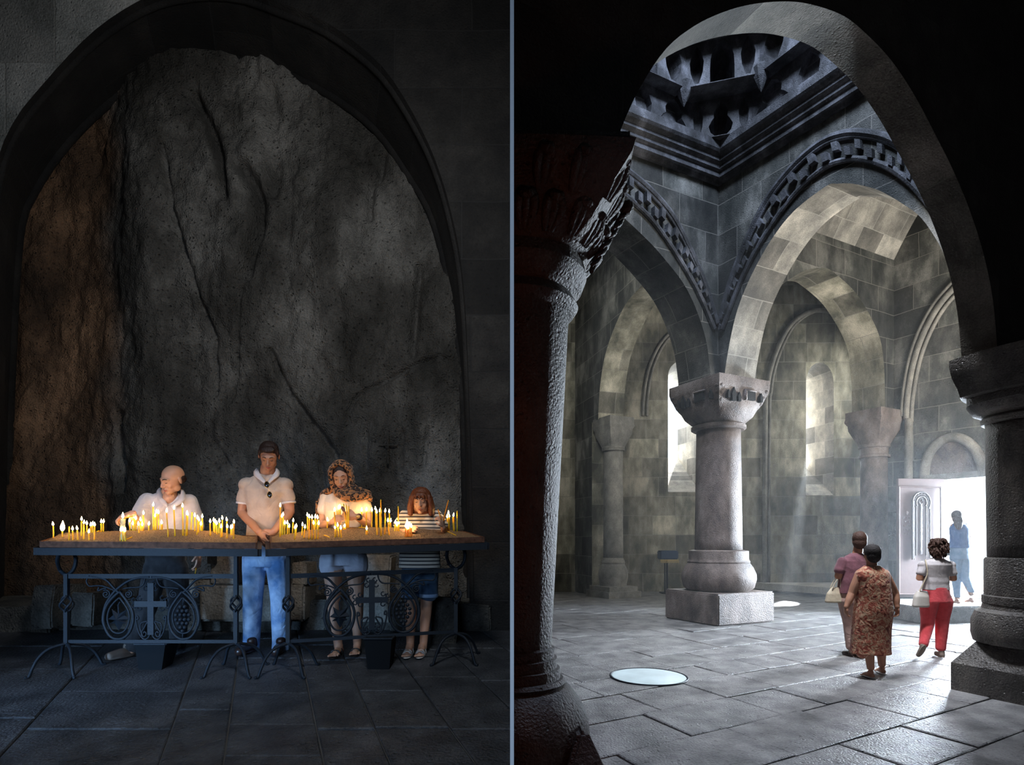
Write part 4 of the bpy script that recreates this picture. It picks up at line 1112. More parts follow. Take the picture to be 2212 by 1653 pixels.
# (x top, y flame centre or tip, x base, y base, kind) kind: n lit, u unlit, b wild big flame, s stub, t thick
CN = [(114.8, 1134, 115.5, 1163, 'n'), (134.8, 1140, 135, 1160, 'b'), (149.2, 1138, 149.2, 1167, 'u'), (156.7, 1144, 157, 1167, 'n'), (166.7, 1143, 168, 1167, 'n'), (176.2, 1123, 176, 1158, 'n'), (181.4, 1130, 181, 1166, 'n'),
      (187.7, 1132, 187.5, 1150, 'n'), (191.7, 1150, 192, 1167, 'n'), (196, 1135, 195.5, 1151, 'n'), (200, 1133, 199.5, 1151, 'n'), (204.4, 1135, 203.6, 1167, 'n'), (218.6, 1128, 219, 1147, 'n'), (223.4, 1128, 223.4, 1147, 'n'),
      (261, 1146, 260, 1168, 'n'), (265, 1145, 265, 1169, 'n'), (270, 1147, 271, 1169, 'n'), (280, 1126, 281, 1144, 'n'), (286.5, 1132, 287, 1145, 'n'), (290, 1117, 290.5, 1145, 'n'), (293.4, 1121, 294, 1145, 'n'), (299, 1133, 300, 1152, 'n'),
      (303.7, 1124, 303.7, 1147, 'n'), (307.3, 1134, 307, 1148, 'n'), (309.8, 1110, 309.8, 1147, 'n'), (321.3, 1133, 321.6, 1146, 'n'), (330.7, 1092, 331.5, 1144, 'n'), (335, 1115, 335.3, 1144, 'n'), (338, 1107, 338, 1144, 'n'), (342.5, 1108, 342.3, 1144, 'n'),
      (349.4, 1130, 349.4, 1144, 't'), (360, 1105, 363.5, 1159, 'n'), (375.8, 1099, 378, 1158, 'n'), (394.3, 1094, 395.3, 1157, 'n'), (403.5, 1110, 402, 1158, 'n'), (405.2, 1112, 404, 1156, 'n'), (414.8, 1107, 412.6, 1145, 'u'), (420.8, 1115, 421, 1147, 'n'),
      (427.3, 1120, 425.5, 1155, 'n'), (429.5, 1124, 428.8, 1150, 'n'), (434, 1133, 434.5, 1147, 'n'), (437, 1117, 437.2, 1146, 'n'), (454, 1128, 454.2, 1157, 'n'), (461.5, 1125, 461.5, 1150, 'n'), (464.3, 1128, 464.3, 1151, 'n'), (468, 1132, 469, 1155, 'n'),
      (474, 1127, 472.5, 1153, 'n'), (477.5, 1139, 477, 1161, 'n'), (480.4, 1121, 479, 1160, 'n'), (489.9, 1124, 489.9, 1150, 'n'), (491, 1139, 490.5, 1163, 'n'), (499, 1141, 498.5, 1156, 'n'), (501.5, 1139, 501.5, 1157, 'n'), (505.4, 1129, 505, 1165, 'n'),
      (605.4, 1093.5, 604.8, 1160, 'n'), (608.8, 1116, 608.8, 1153, 'n'), (611.4, 1113, 611, 1151, 'n'), (615.5, 1131, 615, 1150, 'n'), (620.8, 1131, 620.5, 1149, 'n'), (624.4, 1138, 624, 1148, 'n'), (633.4, 1126, 632, 1147, 'n'), (637.5, 1141, 636.7, 1165, 'n'), (640, 1138, 638.5, 1158, 'n'),
      (653.5, 1135, 652, 1156, 'n'), (658.6, 1140, 656.3, 1163, 'n'), (664.2, 1114, 664, 1146, 'n'), (668.4, 1118, 667.2, 1165, 'n'), (674, 1119, 673.7, 1165, 'n'), (677.6, 1131, 677.6, 1144, 'n'), (680.8, 1118, 680, 1165, 'n'), (686.2, 1119, 685, 1143, 'n'), (688.2, 1132, 686.5, 1165, 'n'),
      (707.4, 1124, 707, 1140, 'n'), (722.4, 1103, 725.5, 1161, 'n'), (723.8, 1141, 723.6, 1161, 'n'), (728.3, 1103, 728, 1139, 'u'), (729.6, 1136, 731.5, 1160, 'n'), (731.8, 1098, 731.8, 1139, 'n'), (735, 1096, 735, 1139, 'n'), (736.2, 1142, 737, 1161, 'n'), (744.4, 1140, 744.4, 1144, 's'),
      (781, 1103, 781.2, 1139, 'n'), (791.6, 1102, 791, 1139, 'n'), (792, 1143, 792.3, 1155, 't'), (803.4, 1103, 803, 1139, 'n'), (811.2, 1100, 811.8, 1139, 'n'), (813.9, 1107, 814.5, 1156, 'n'), (820.3, 1104, 820, 1139, 'n'), (822.5, 1080, 823.2, 1158, 'u'), (832, 1105, 831, 1155, 'n'),
      (838, 1126, 840.8, 1156, 'n'), (840.8, 1106, 842, 1139, 'n'), (844, 1126, 844.5, 1140, 'n'), (854, 1130, 852.5, 1147, 'n'), (857.4, 1134, 857, 1147, 'n'), (860.2, 1094, 861, 1147, 'u'), (861.6, 1131, 861.4, 1147, 'n'),
      (876.6, 1138, 875.5, 1160, 'n'), (880.8, 1136, 878.5, 1160, 'b'), (882, 1137, 881.7, 1160, 'n'), (885.2, 1134, 885, 1160, 'n'), (888.4, 1138, 889, 1160, 'n'), (891.2, 1101, 889, 1140, 'u'), (895.6, 1119, 897, 1140, 'n'), (906.6, 1100, 907.5, 1139, 'n'), (909.6, 1104, 909.6, 1139, 'u'), (913, 1101, 913, 1139, 'n'),
      (920, 1099, 921, 1139, 'n'), (928.5, 1098, 928.3, 1139, 'n'), (930.5, 1108, 934, 1141, 'n'), (942.6, 1139, 942.6, 1143, 's'), (966, 1117, 966.4, 1145, 'n'), (968.7, 1109, 969, 1146, 'n'), (970.3, 1116, 970.8, 1146, 'n'), (979.4, 1114, 980.5, 1147, 't'), (987.6, 1104, 987.4, 1148, 'u')]
def candle(parts, label, group, base, top, r, kind, mat='wax'):
    e = empty('candle', base, 0, label, 'candle', group)
    b = Vector((0, 0, -.012)); d = (top-base)
    bm = bmesh.new(); rnd = random.Random(int(base.x*1e4))
    pts = [b]+[d*f+Vector((rnd.uniform(-1, 1), rnd.uniform(-1, 1), 0))*.0007 for f in (.2, .45, .7, .9)]+[d, d+ZV*.002]
    tube(bm, pts, [r, r, r*.98, r*.98, r*.96, r*.93, r*.4], 9); obj('stick', bm, mat, e, True)
    bm = bmesh.new(); tube(bm, [d, d+ZV*.010+Vector((.001, 0, 0))], .0011, 5); obj('wick', bm, 'wick', e)
    if kind != 'u':
        f = bpy.data.objects.new('flame', flame_mesh({'b': 'b', 's': 's'}.get(kind, 'n'))); COL.objects.link(f); f.parent = e
        f.location = d+ZV*.009; f.rotation_euler = (rnd.uniform(-.1, .1), rnd.uniform(-.12, .12), rnd.uniform(0, 6))
    return e
cnt = {}
for x, y, xb, yb, k in sorted(CN, key=lambda c: c[0]):
    T = T1 if x < 570 else T2
    zi = [i for i, z in enumerate(ZONES) if z[0] <= x < z[1]][0]; cnt[zi] = cnt.get(zi, 0)+1
    base = T.at(xb, yb); Y = base.y
    ytop = y+ (3.5 if k in 'nt' else 0)
    if k == 'b': ytop = y+8
    top = P(x, ytop, Y); top.z = max(top.z, base.z+.012)
    hgt = top.z-base.z
    size = 'very tall' if hgt > .17 else 'tall' if hgt > .12 else 'medium' if hgt > .07 else 'short'
    r = {'t': .0095, 's': .012}.get(k, .0054)
    what = {'u': 'unlit yellow candle', 'b': 'candle with a wild flame', 's': 'burnt stub', 't': 'thick yellow candle'}.get(k, 'lit yellow candle')
    candle(None, '%s %s, %s from left %s' % (size, what, ORD[cnt[zi]-1], ZONES[zi][2]), ZONES[zi][3], base, top, r, k, 'wax_orange' if (875 < x < 890 and k != 'u') else 'wax')
# the thick melted candle
base = T1.at(265.5, 1167); top = P(266.5, 1121, base.y)
e = empty('candle', base, 0, 'thick pale melted candle with ragged side by the bald man hand', 'candle')
bm = bmesh.new(); rnd = random.Random(2); d = top-base
tube(bm, [d*f+Vector((rnd.uniform(-1, 1), 0, 0))*.002 for f in [i/12 for i in range(13)]], [.0125+rnd.uniform(-.002, .0025)+(.003 if i > 9 else 0) for i in range(13)], 12); obj('stick', bm, 'wax_white', e, True)
bm = bmesh.new()
for k in range(7):
    a = k*.9; h = d.z*(.95-.1*(k % 4)); tube(bm, [(math.cos(a)*.013, math.sin(a)*.013, h), (math.cos(a)*.0145, math.sin(a)*.0145, h*.6), (math.cos(a)*.013, math.sin(a)*.013, h*.35)], [.003, .004, .002], 6)
obj('drips', bm, 'wax_white', e, True)
bm = bmesh.new(); tube(bm, [d, d+ZV*.01], .0012, 5); obj('wick', bm, 'wick', e)
f = bpy.data.objects.new('flame', flame_mesh('n')); COL.objects.link(f); f.parent = e; f.location = d+ZV*.008+Vector((-.004, 0, 0)); f.scale = (1.2, 1.2, 1.4)
# fallen candle scraps on the sand
for (xa, ya, xb, yb, T, lab) in ((274, 1167, 285, 1162, T1, 'fallen candle end lying beside the thick white candle'), (210, 1150, 215, 1149, T1, 'small wax lump on sand at the left tray end'), (700, 1158, 712, 1163, T2, 'bent wax thread on sand before the scarfed woman'),
                             (775, 1141, 790, 1142, T2, 'melted candle scraps on the sand crest before the scarfed woman'), (950, 1144, 985, 1158, T2, 'long thin wax strand lying across sand at right tray end')):
    a, b = T.at(xa, ya)+ZV*.006, T.at(xb, yb)+ZV*.006
    bm = bmesh.new(); mid = (b-a)*.5+Vector((0, .006, .002)); tube(bm, smooth_line([(0, 0, 0), mid, b-a], 4), .004, 7)
    o = obj('wax_scrap', bm, 'wax', None, True); o.location = a; tag(o, lab, 'wax')
#@@PART3
# ================================================================== PEOPLE
def cloth(name, c1, c2, mode='noise', scale=12, rough=.85, bump=.5, fold=1.0):
    m, nt, b = nodes(name); L = nt.links
    tc = N(nt, 'ShaderNodeTexCoord'); b.inputs['Roughness'].default_value = rough
    b.inputs['Sheen Weight'].default_value = .2
    if mode == 'noise':
        t = N(nt, 'ShaderNodeTexNoise'); t.inputs['Scale'].default_value = scale; t.inputs['Detail'].default_value = 5
        L.new(tc.outputs['Object'], t.inputs['Vector']); r = ramp(nt, [(.38, c1), (.62, c2)]); L.new(t.outputs[0], r.inputs[0])
    elif mode == 'stripes':
        sx = N(nt, 'ShaderNodeSeparateXYZ'); L.new(tc.outputs['Object'], sx.inputs[0])
        a = N(nt, 'ShaderNodeMath', operation='MULTIPLY'); a.inputs[1].default_value = 1/scale; L.new(sx.outputs[2], a.inputs[0])
        t = N(nt, 'ShaderNodeMath', operation='FRACT'); L.new(a.outputs[0], t.inputs[0])
        r = ramp(nt, [(.33, c2), (.37, c1)]); L.new(t.outputs[0], r.inputs[0])
    elif mode == 'leopard':
        t = N(nt, 'ShaderNodeTexVoronoi'); t.inputs['Scale'].default_value = scale; t.feature = 'F1'
        nz = N(nt, 'ShaderNodeTexNoise'); nz.inputs['Scale'].default_value = scale*.6
        va = N(nt, 'ShaderNodeVectorMath', operation='MULTIPLY_ADD'); va.inputs[1].default_value = (.05,)*3
        L.new(tc.outputs['Object'], nz.inputs['Vector']); L.new(nz.outputs[1], va.inputs[0]); L.new(tc.outputs['Object'], va.inputs[2]); L.new(va.outputs[0], t.inputs['Vector'])
        r = ramp(nt, [(.16, (.16, .05, .02)), (.22, (.012, .008, .006)), (.50, (.012, .008, .006)), (.56, c2)]); L.new(t.outputs['Distance'], r.inputs[0])
    elif mode == 'floral':
        t = N(nt, 'ShaderNodeTexNoise'); t.inputs['Scale'].default_value = 17; t.inputs['Detail'].default_value = 4; t.inputs['Distortion'].default_value = 1.5
        L.new(tc.outputs['Object'], t.inputs['Vector'])
        r = ramp(nt, [(.30, (.10, .02, .012)), (.40, (.30, .055, .03)), (.5, (.42, .15, .08)), (.57, (.60, .42, .26)), (.66, (.35, .10, .05)), (.76, (.05, .02, .03))]); L.new(t.outputs[0], r.inputs[0])
    L.new(r.outputs[0], b.inputs['Base Color'])
    nz2 = N(nt, 'ShaderNodeTexNoise'); nz2.inputs['Scale'].default_value = 9; nz2.inputs['Detail'].default_value = 3; nz2.inputs['Distortion'].default_value = 1.2
    L.new(tc.outputs['Object'], nz2.inputs['Vector'])
    bp = N(nt, 'ShaderNodeBump'); bp.inputs['Strength'].default_value = bump; bp.inputs['Distance'].default_value = .03*fold
    L.new(nz2.outputs[0], bp.inputs['Height']); L.new(bp.outputs[0], b.inputs['Normal'])
    return m
M['shirt_white'] = cloth('white_cotton_shirt', (.70, .62, .60), (.80, .72, .70))
M['shirt_beige'] = cloth('beige_polo_jersey', (.52, .40, .32), (.60, .47, .38))
M['tee_cream'] = cloth('cream_tshirt', (.78, .68, .58), (.84, .75, .66))
M['denim'] = cloth('faded_denim', (.09, .22, .46), (.46, .62, .84), scale=6, bump=.8)
M['denim_dark'] = cloth('dark_denim', (.03, .07, .14), (.08, .15, .24), scale=8)
M['trouser_black'] = cloth('black_trousers', (.012, .012, .014), (.03, .03, .034))
M['shorts_white'] = cloth('pale_shorts', (.42, .44, .52), (.52, .54, .62))
M['striped'] = cloth('striped_jersey', (.74, .66, .55), (.02, .02, .025), 'stripes', .031)
M['leopard'] = cloth('leopard_print_scarf', (.1, .05, .03), (.40, .17, .06), 'leopard', 40, bump=.8)
M['floral'] = cloth('rust_floral_dress', (1, 1, 1), (1, 1, 1), 'floral', bump=.6)
M['plum'] = cloth('plum_tshirt', (.13, .045, .06), (.19, .07, .09), bump=.25)
M['dusty_pink'] = cloth('dusty_pink_trousers', (.40, .26, .22), (.50, .33, .28))
M['tee_grey'] = cloth('ribbed_white_tshirt', (.50, .46, .46), (.58, .54, .54), bump=.2)
M['red'] = cloth('red_trousers', (.50, .04, .05), (.62, .07, .08), bump=.3)
M['blue_top'] = cloth('blue_blouse', (.05, .16, .48), (.09, .24, .6))
M['jeans_pale'] = cloth('pale_blue_jeans', (.22, .40, .66), (.32, .5, .75))
M['hair_dark'] = plain('dark_brown_hair', (.022, .009, .006), .6, bump=.8, bscale=70)
M['hair_black'] = plain('black_hair', (.016, .011, .010), .75, bump=.8, bscale=70)
M['hair_brown'] = plain('brown_hair', (.055, .022, .012), .7, bump=.9, bscale=60)
M['hair_auburn'] = plain('auburn_bob_hair', (.16, .045, .016), .45, bump=.9, bscale=60)
M['brow'] = plain('eyebrow_hair', (.05, .02, .012), .8)
M['eye'] = plain('closed_eye_lash', (.035, .015, .01), .5)
M['lip'] = plain('lips', (.48, .13, .10), .4)
M['shoe_brown'] = plain('dark_leather', (.035, .018, .014), .35)
M['shoe_tan'] = plain('tan_suede', (.20, .16, .13), .8)
M['strap_black'] = plain('black_strap', (.01, .01, .01), .4)
M['gold'] = plain('gilt_metal', (.75, .55, .25), .3, 1)
M['lens_brown'] = plain('brown_sunglass_lens', (.10, .035, .02), .35)
M['lens'] = plain('dark_sunglass_lens', (.015, .01, .006), .12)
M['sandal_white'] = plain('white_sandal', (.5, .48, .46), .5)
M['bag_cream'] = plain('cream_leather_bag', (.55, .47, .34), .5, bump=.3, bscale=30, var=.1)
M['bag_white'] = plain('white_leather_bag', (.62, .58, .52), .5, bump=.2)

def hand(bm, W, d, n, thumb, s=1.0, curl=(.35, .5, .4), spread=.12, rad=1.0):
    """W wrist, d along the palm, n out of the palm, thumb = unit vector on the thumb side"""
    d = Vector(d).normalized(); th = Vector(thumb); th = (th-d*th.dot(d)).normalized(); n = d.cross(th)*(1 if d.cross(th).dot(Vector(n)) > 0 else -1)
    R = Matrix((th, n, d)).transposed()
    ell(bm, W+d*.045*s, (.040*s, .016*s, .052*s), R, 14, 10)
    limb(bm, [W-d*.02*s, W+d*.02*s, W+d*.07*s], [.022*s, .022*s, .018*s], 10)
    for i, (o, L_) in enumerate(((.030, .072), (.011, .080), (-.009, .075), (-.028, .060))):
        p = W+d*(.082-abs(o-.01)*.15)*s+th*o*s; a = spread*o/.03; dirv = (d+th*a*.5).normalized(); pts = [p-dirv*.015*s, p]
        ang = 0
        for k, f in enumerate((.45, .32, .23)):
            ang += curl[k]
            dv = dirv*math.cos(ang)+n*math.sin(ang); p = p+dv*L_*f*s; pts.append(p)
        limb(bm, pts, [.0095*s*rad, .0092*s*rad, .0085*s*rad, .0078*s*rad, .0065*s*rad], 8)
    p = W+d*.022*s+th*.028*s
    pts = [p-th*.012*s, p, p+(th*.6+d*.75+n*.25).normalized()*.034*s]
    pts.append(pts[-1]+(th*.2+d*.8+n*(.3+curl[0])).normalized()*.028*s)
    limb(bm, pts, [.013*s, .012*s, .0105*s, .008*s], 8)
def HM(c, yaw=0, pitch=0, roll=0, s=1.0):
    R = Matrix.Rotation(yaw, 4, 'Z') @ Matrix.Rotation(roll, 4, 'Y') @ Matrix.Rotation(pitch, 4, 'X')
    return Matrix.Translation(Vector(c)) @ R @ Matrix.Scale(s, 4)
def head(bm, H, fem=False, child=False):
    R = H.to_3x3(); s = R.col[0].length; Rn = R.normalized()
    E = lambda c, r: ell(bm, H @ Vector(c), tuple(q*s for q in r), Rn, 22, 14)
    Lm = lambda pts, r: limb(bm, [H @ Vector(p) for p in pts], [q*s for q in r], 10)
    w_ = .94 if fem or child else 1
    E((0, .016, .036), (.076*w_, .093, .083)); E((0, -.02, .0), (.066*w_, .072, .088)); E((0, -.036, -.052), (.050*w_, .052, .052)); E((0, -.070, -.088), (.024*w_, .021, .019))
    E((.030, -.058, -.028), (.026, .024, .026)); E((-.030, -.058, -.028), (.026, .024, .026))
    E((.043, -.01, -.058), (.018, .034, .034)); E((-.043, -.01, -.058), (.018, .034, .034))
    Lm([(-.048, -.066, .028), (-.022, -.083, .030), (0, -.087, .028), (.022, -.083, .030), (.048, -.066, .028)], [.009, .011, .010, .011, .009])
    Lm([(0, -.088, .018), (0, -.103, -.006), (0, -.110, -.024)], [.0085, .0095, .0125]); E((.011, -.098, -.028), (.008, .010, .007)); E((-.011, -.098, -.028), (.008, .010, .007))
    Lm([(-.02, -.083, -.057), (0, -.090, -.054), (.02, -.083, -.057)], [.006, .0075, .006]); Lm([(-.016, -.082, -.066), (0, -.088, -.068), (.016, -.082, -.066)], [.006, .008, .006])
    for sx in (-1, 1):
        E((sx*.029, -.075, .008), (.013, .011, .010))
        ell(bm, H @ Vector((sx*.079*w_, .012, -.002)), (.008*s, .018*s, .031*s), (Rn @ Matrix.Rotation(sx*.35, 3, 'Z')), 12, 10)
def ribbon(name, A, B, mat, e, th=.004):
    bm = bmesh.new(); A, B = [Vector(p) for p in smooth_line(A, 5)], [Vector(p) for p in smooth_line(B, 5)]
    a = [bm.verts.new(p) for p in A]; b = [bm.verts.new(p) for p in B]; c = [bm.verts.new(p.lerp(q, .5)+Vector((0, -.004, .004))) for p, q in zip(A, B)]
    for u, v in ((a, c), (c, b)):
        for i in range(len(u)-1): bm.faces.new((u[i], u[i+1], v[i+1], v[i]))
    o = obj(name, bm, mat, e, True); m = o.modifiers.new('s', 'SOLIDIFY'); m.thickness = th; m.offset = 0
    return o
def face_bits(H, e, fem=False, open_eye=False):
    s = H.to_3x3().col[0].length; Rn = H.to_3x3().normalized()
    for sx in (-1, 1):
        bm = bmesh.new(); tube(bm, [H @ Vector(p) for p in ((sx*.045, -.076, .030), (sx*.036, -.087, .037), (sx*.024, -.093, .036), (sx*.013, -.096, .031))], [.0018*s, .0034*s, .0040*s, .003*s] if not fem else [.001*s, .002*s, .0026*s, .002*s], 6)
        obj('eyebrow', bm, 'brow', e, True)
        bm = bmesh.new(); tube(bm, [H @ Vector(p) for p in ((sx*.041, -.0795, .005), (sx*.034, -.0855, .0015), (sx*.026, -.0875, .0015), (sx*.018, -.0835, .005))], [.0012*s, .0024*s, .0024*s, .0012*s], 6)
        obj('eyelashes', bm, 'eye', e, True)
    bm = bmesh.new(); tube(bm, [H @ Vector(p) for p in ((-.023, -.0865, -.060), (-.010, -.0955, -.0585), (0, -.0965, -.060), (.010, -.0955, -.0585), (.023, -.0865, -.060))], [.001*s, .0035*s, .0042*s, .0035*s, .001*s], 6)
    tube(bm, [H @ Vector(p) for p in ((-.018, -.087, -.066), (0, -.0955, -.068), (.018, -.087, -.066))], [.001*s, .0042*s, .001*s], 6)
    obj('lips', bm, 'lip', e, True)
def hair_cap(name, H, mat, e, shells, vox=.005, it=2):
    def b(bm):
        Rn = H.to_3x3().normalized(); s = H.to_3x3().col[0].length
        for q in shells:
            if len(q) == 2: limb(bm, [H @ Vector(p) for p in q[0]], [r*s for r in q[1]], 10)
            else: ell(bm, H @ Vector(q[0]), tuple(x*s for x in q[1]), Rn @ Matrix.Rotation(q[2], 3, 'X'), 22, 14)
    return solid(name, vox, it, b, mat, e)
def foot(bm, A, d, s=1.0, lift=0):
    """bare foot below ankle A pointing along d (horizontal)"""
    d = Vector(d).normalized(); g = A.z-.075*s
    sd = Vector((-d.y, d.x, 0))
    limb(bm, [A, A+d*.02*s-ZV*.03*s, A-d*.03*s-ZV*.045*s], [.034*s, .036*s, .031*s], 12)
    limb(bm, [A-ZV*.03*s, A+d*.07*s-ZV*.045*s, A+d*.13*s-ZV*.058*s], [.034*s, .031*s, .022*s], 12)
    for i in range(5):
        o = (-.032+.016*i)*s; limb(bm, [A+d*.11*s+sd*o-ZV*.058*s, A+d*(.17-.006*i)*s+sd*o*1.15-ZV*.066*s], [.011*s, (.0105-.001*i)*s], 8)
def shoe(name, A, d, mat, e, s=1.0, toe=.19, wd=.045):
    d = Vector(d).normalized()
    def b(bm):
        limb(bm, [A+ZV*.01-d*.015, A-ZV*.03-d*.02], [.040*s, .042*s], 12); limb(bm, [A-ZV*.045*s-d*.04, A-ZV*.045*s+d*.06, A-ZV*.052*s+d*(toe-.05)], [.036*s, .042*s, wd*.8*s], 14)
        c = A+d*.05-ZV*.072*s; R = Matrix((d, Vector((-d.y, d.x, 0)), ZV)).transposed(); ell(bm, c, (.135*s, .046*s, .012*s), R)
    return solid(name, .006, 2, b, mat, e)

def person(label, px, py, Y, floor_fn, cat='person', rz=0):
    root = Vector(((px-CX)/F*Y, Y, floor_fn(Y)))
    e = empty('person', root, 0, label, cat)
    T = lambda x, y, dy=0: P(x, y, Y+dy)-root
    return e, root, T, Y/F
# -------- bald man lighting a candle
def bald_man():
    e, root, T, k = person('bald man in open white short-sleeved shirt and black trousers bending to light a candle', 352, 1418, 5.12, lz)
    H = HM(T(373, 1037, -.10), -.42, .42, .14, 1.0)
    shR, shL = T(316, 1082, .0), T(411, 1083, .03)
    elR, wrR = T(291, 1128, -.12), T(284, 1110, -.36)
    elR = T(300, 1132, -.20)
    elL, wrL = T(424, 1145, .05), T(429, 1196, -.02)
    def body(bm):
        head(bm, H)
        limb(bm, [T(365, 1062, .0), T(368, 1050, -.04)], [.058, .055]); limb(bm, [T(362, 1078, .02), T(366, 1060, -.01)], [.075, .06])
        loft(bm, [(*T(358, 1205, .05).xy, T(358, 1205).z, .14, .10), (*T(360, 1160, .04).xy, T(0, 1160).z, .135, .095), (*T(364, 1110, .02).xy, T(0, 1110).z, .165, .10), (*T(363, 1085, .02).xy, T(0, 1085).z, .175, .085), (*T(363, 1072, .02).xy, T(0, 1072).z, .09, .06)])
        limb(bm, [shR, elR, wrR], [.052, .042, .028]); limb(bm, [shL, elL, wrL], [.052, .043, .029])
        hand(bm, wrR, (-.75, -.15, -.25), (0, .3, -1), (.2, -1, -.3), 1.02, (.5, .8, .6), .3)
        hand(bm, wrL, (.05, -.1, -1), (-1, 0, 0), (0, -1, 0), 1.0, (.3, .45, .4))
        limb(bm, [T(340, 1205, .05), T(318, 1310, -.02), T(282, 1405, -.16)], [.085, .06, .042]); limb(bm, [T(378, 1205, .06), T(385, 1300, .1), T(384, 1392, .1)], [.085, .06, .042])
    solid('body', .005, 2, body, 'skin', e)
    face_bits(H, e)
    hair_cap('hair', H, 'hair_dark', e, [((0, .060, -.005), (.070, .050, .048), 0), ((.064, .045, .008), (.012, .030, .022), 0), ((-.064, .045, .008), (.012, .030, .022), 0)])
    def shirt(bm):
        loft(bm, [(*T(359, 1188, .05).xy, T(0, 1188).z, .172, .125), (*T(360, 1170, .04).xy, T(0, 1170).z, .175, .13), (*T(362, 1125, .02).xy, T(0, 1125).z, .19, .13), (*T(363, 1098, .02).xy, T(0, 1098).z, .205, .118), (*T(363, 1082, .02).xy, T(0, 1082).z, .205, .10), (*T(362, 1072, .02).xy, T(0, 1072).z, .15, .085), (*T(362, 1065, .02).xy, T(0, 1065).z, .085, .07)], p=2.3)
        limb(bm, [shR+Vector((.02, 0, 0)), shR.lerp(elR, .5), shR.lerp(elR, .98)], [.076, .078, .080]); limb(bm, [shL-Vector((.02, 0, 0)), shL.lerp(elL, .5), shL.lerp(elL, .92)], [.076, .074, .070])
    solid('shirt', .007, 3, shirt, 'shirt_white', e)
    ribbon('collar', [T(349, 1052, .03), T(348, 1060, -.03), T(353, 1074, -.085), T(364, 1092, -.118)], [T(339, 1060, .03), T(338, 1070, -.04), T(345, 1084, -.105), T(362, 1098, -.135)], 'shirt_white', e)
    ribbon('collar', [T(388, 1052, .03), T(391, 1062, -.03), T(386, 1076, -.085), T(368, 1092, -.118)], [T(397, 1060, .03), T(401, 1071, -.04), T(395, 1085, -.105), T(371, 1099, -.135)], 'shirt_white', e)
    bm = bmesh.new(); ell(bm, T(368, 1075, -.045), (.056, .066, .072), Matrix.Rotation(.15, 3, 'Y')); obj('chest', bm, 'skin', e, True)
    def tr(bm):
        loft(bm, [(*T(357, 1252, .06).xy, T(0, 1252).z, .165, .12), (*T(358, 1180, .05).xy, T(0, 1180).z, .165, .12)])
        limb(bm, [T(338, 1225, .05), T(318, 1310, -.02), T(283, 1400, -.15)], [.10, .082, .062]); limb(bm, [T(380, 1225, .06), T(386, 1300, .1), T(384, 1395, .1)], [.10, .085, .068])
    solid('trousers', .008, 3, tr, 'trouser_black', e)
    A = T(274, 1408, -.18); A.z = lz(root.y+A.y)-root.z+.082; shoe('shoe', A, (-.35, -1, 0), 'shoe_tan', e, 1.0, .20)
    A = T(384, 1400, .1); A.z = lz(root.y+A.y)-root.z+.082; shoe('shoe', A, (.2, -1, 0), 'shoe_tan', e)
    W = root+wrR+Vector((-.05, -.06, -.04))
    candle(None, 'thin taper held level in the bald man raised hand above the flames', None, root+wrR+Vector((-.035, -.075, -.045)), root+T(292, 1114.5, -.44), .0045, 'u', 'wax')
    candle(None, 'short orange candle end held low in the bald man hanging hand', None, root+wrL+Vector((.0, -.035, -.115)), root+wrL+Vector((-.002, -.05, -.17)), .005, 'u', 'wax_orange')
bald_man()
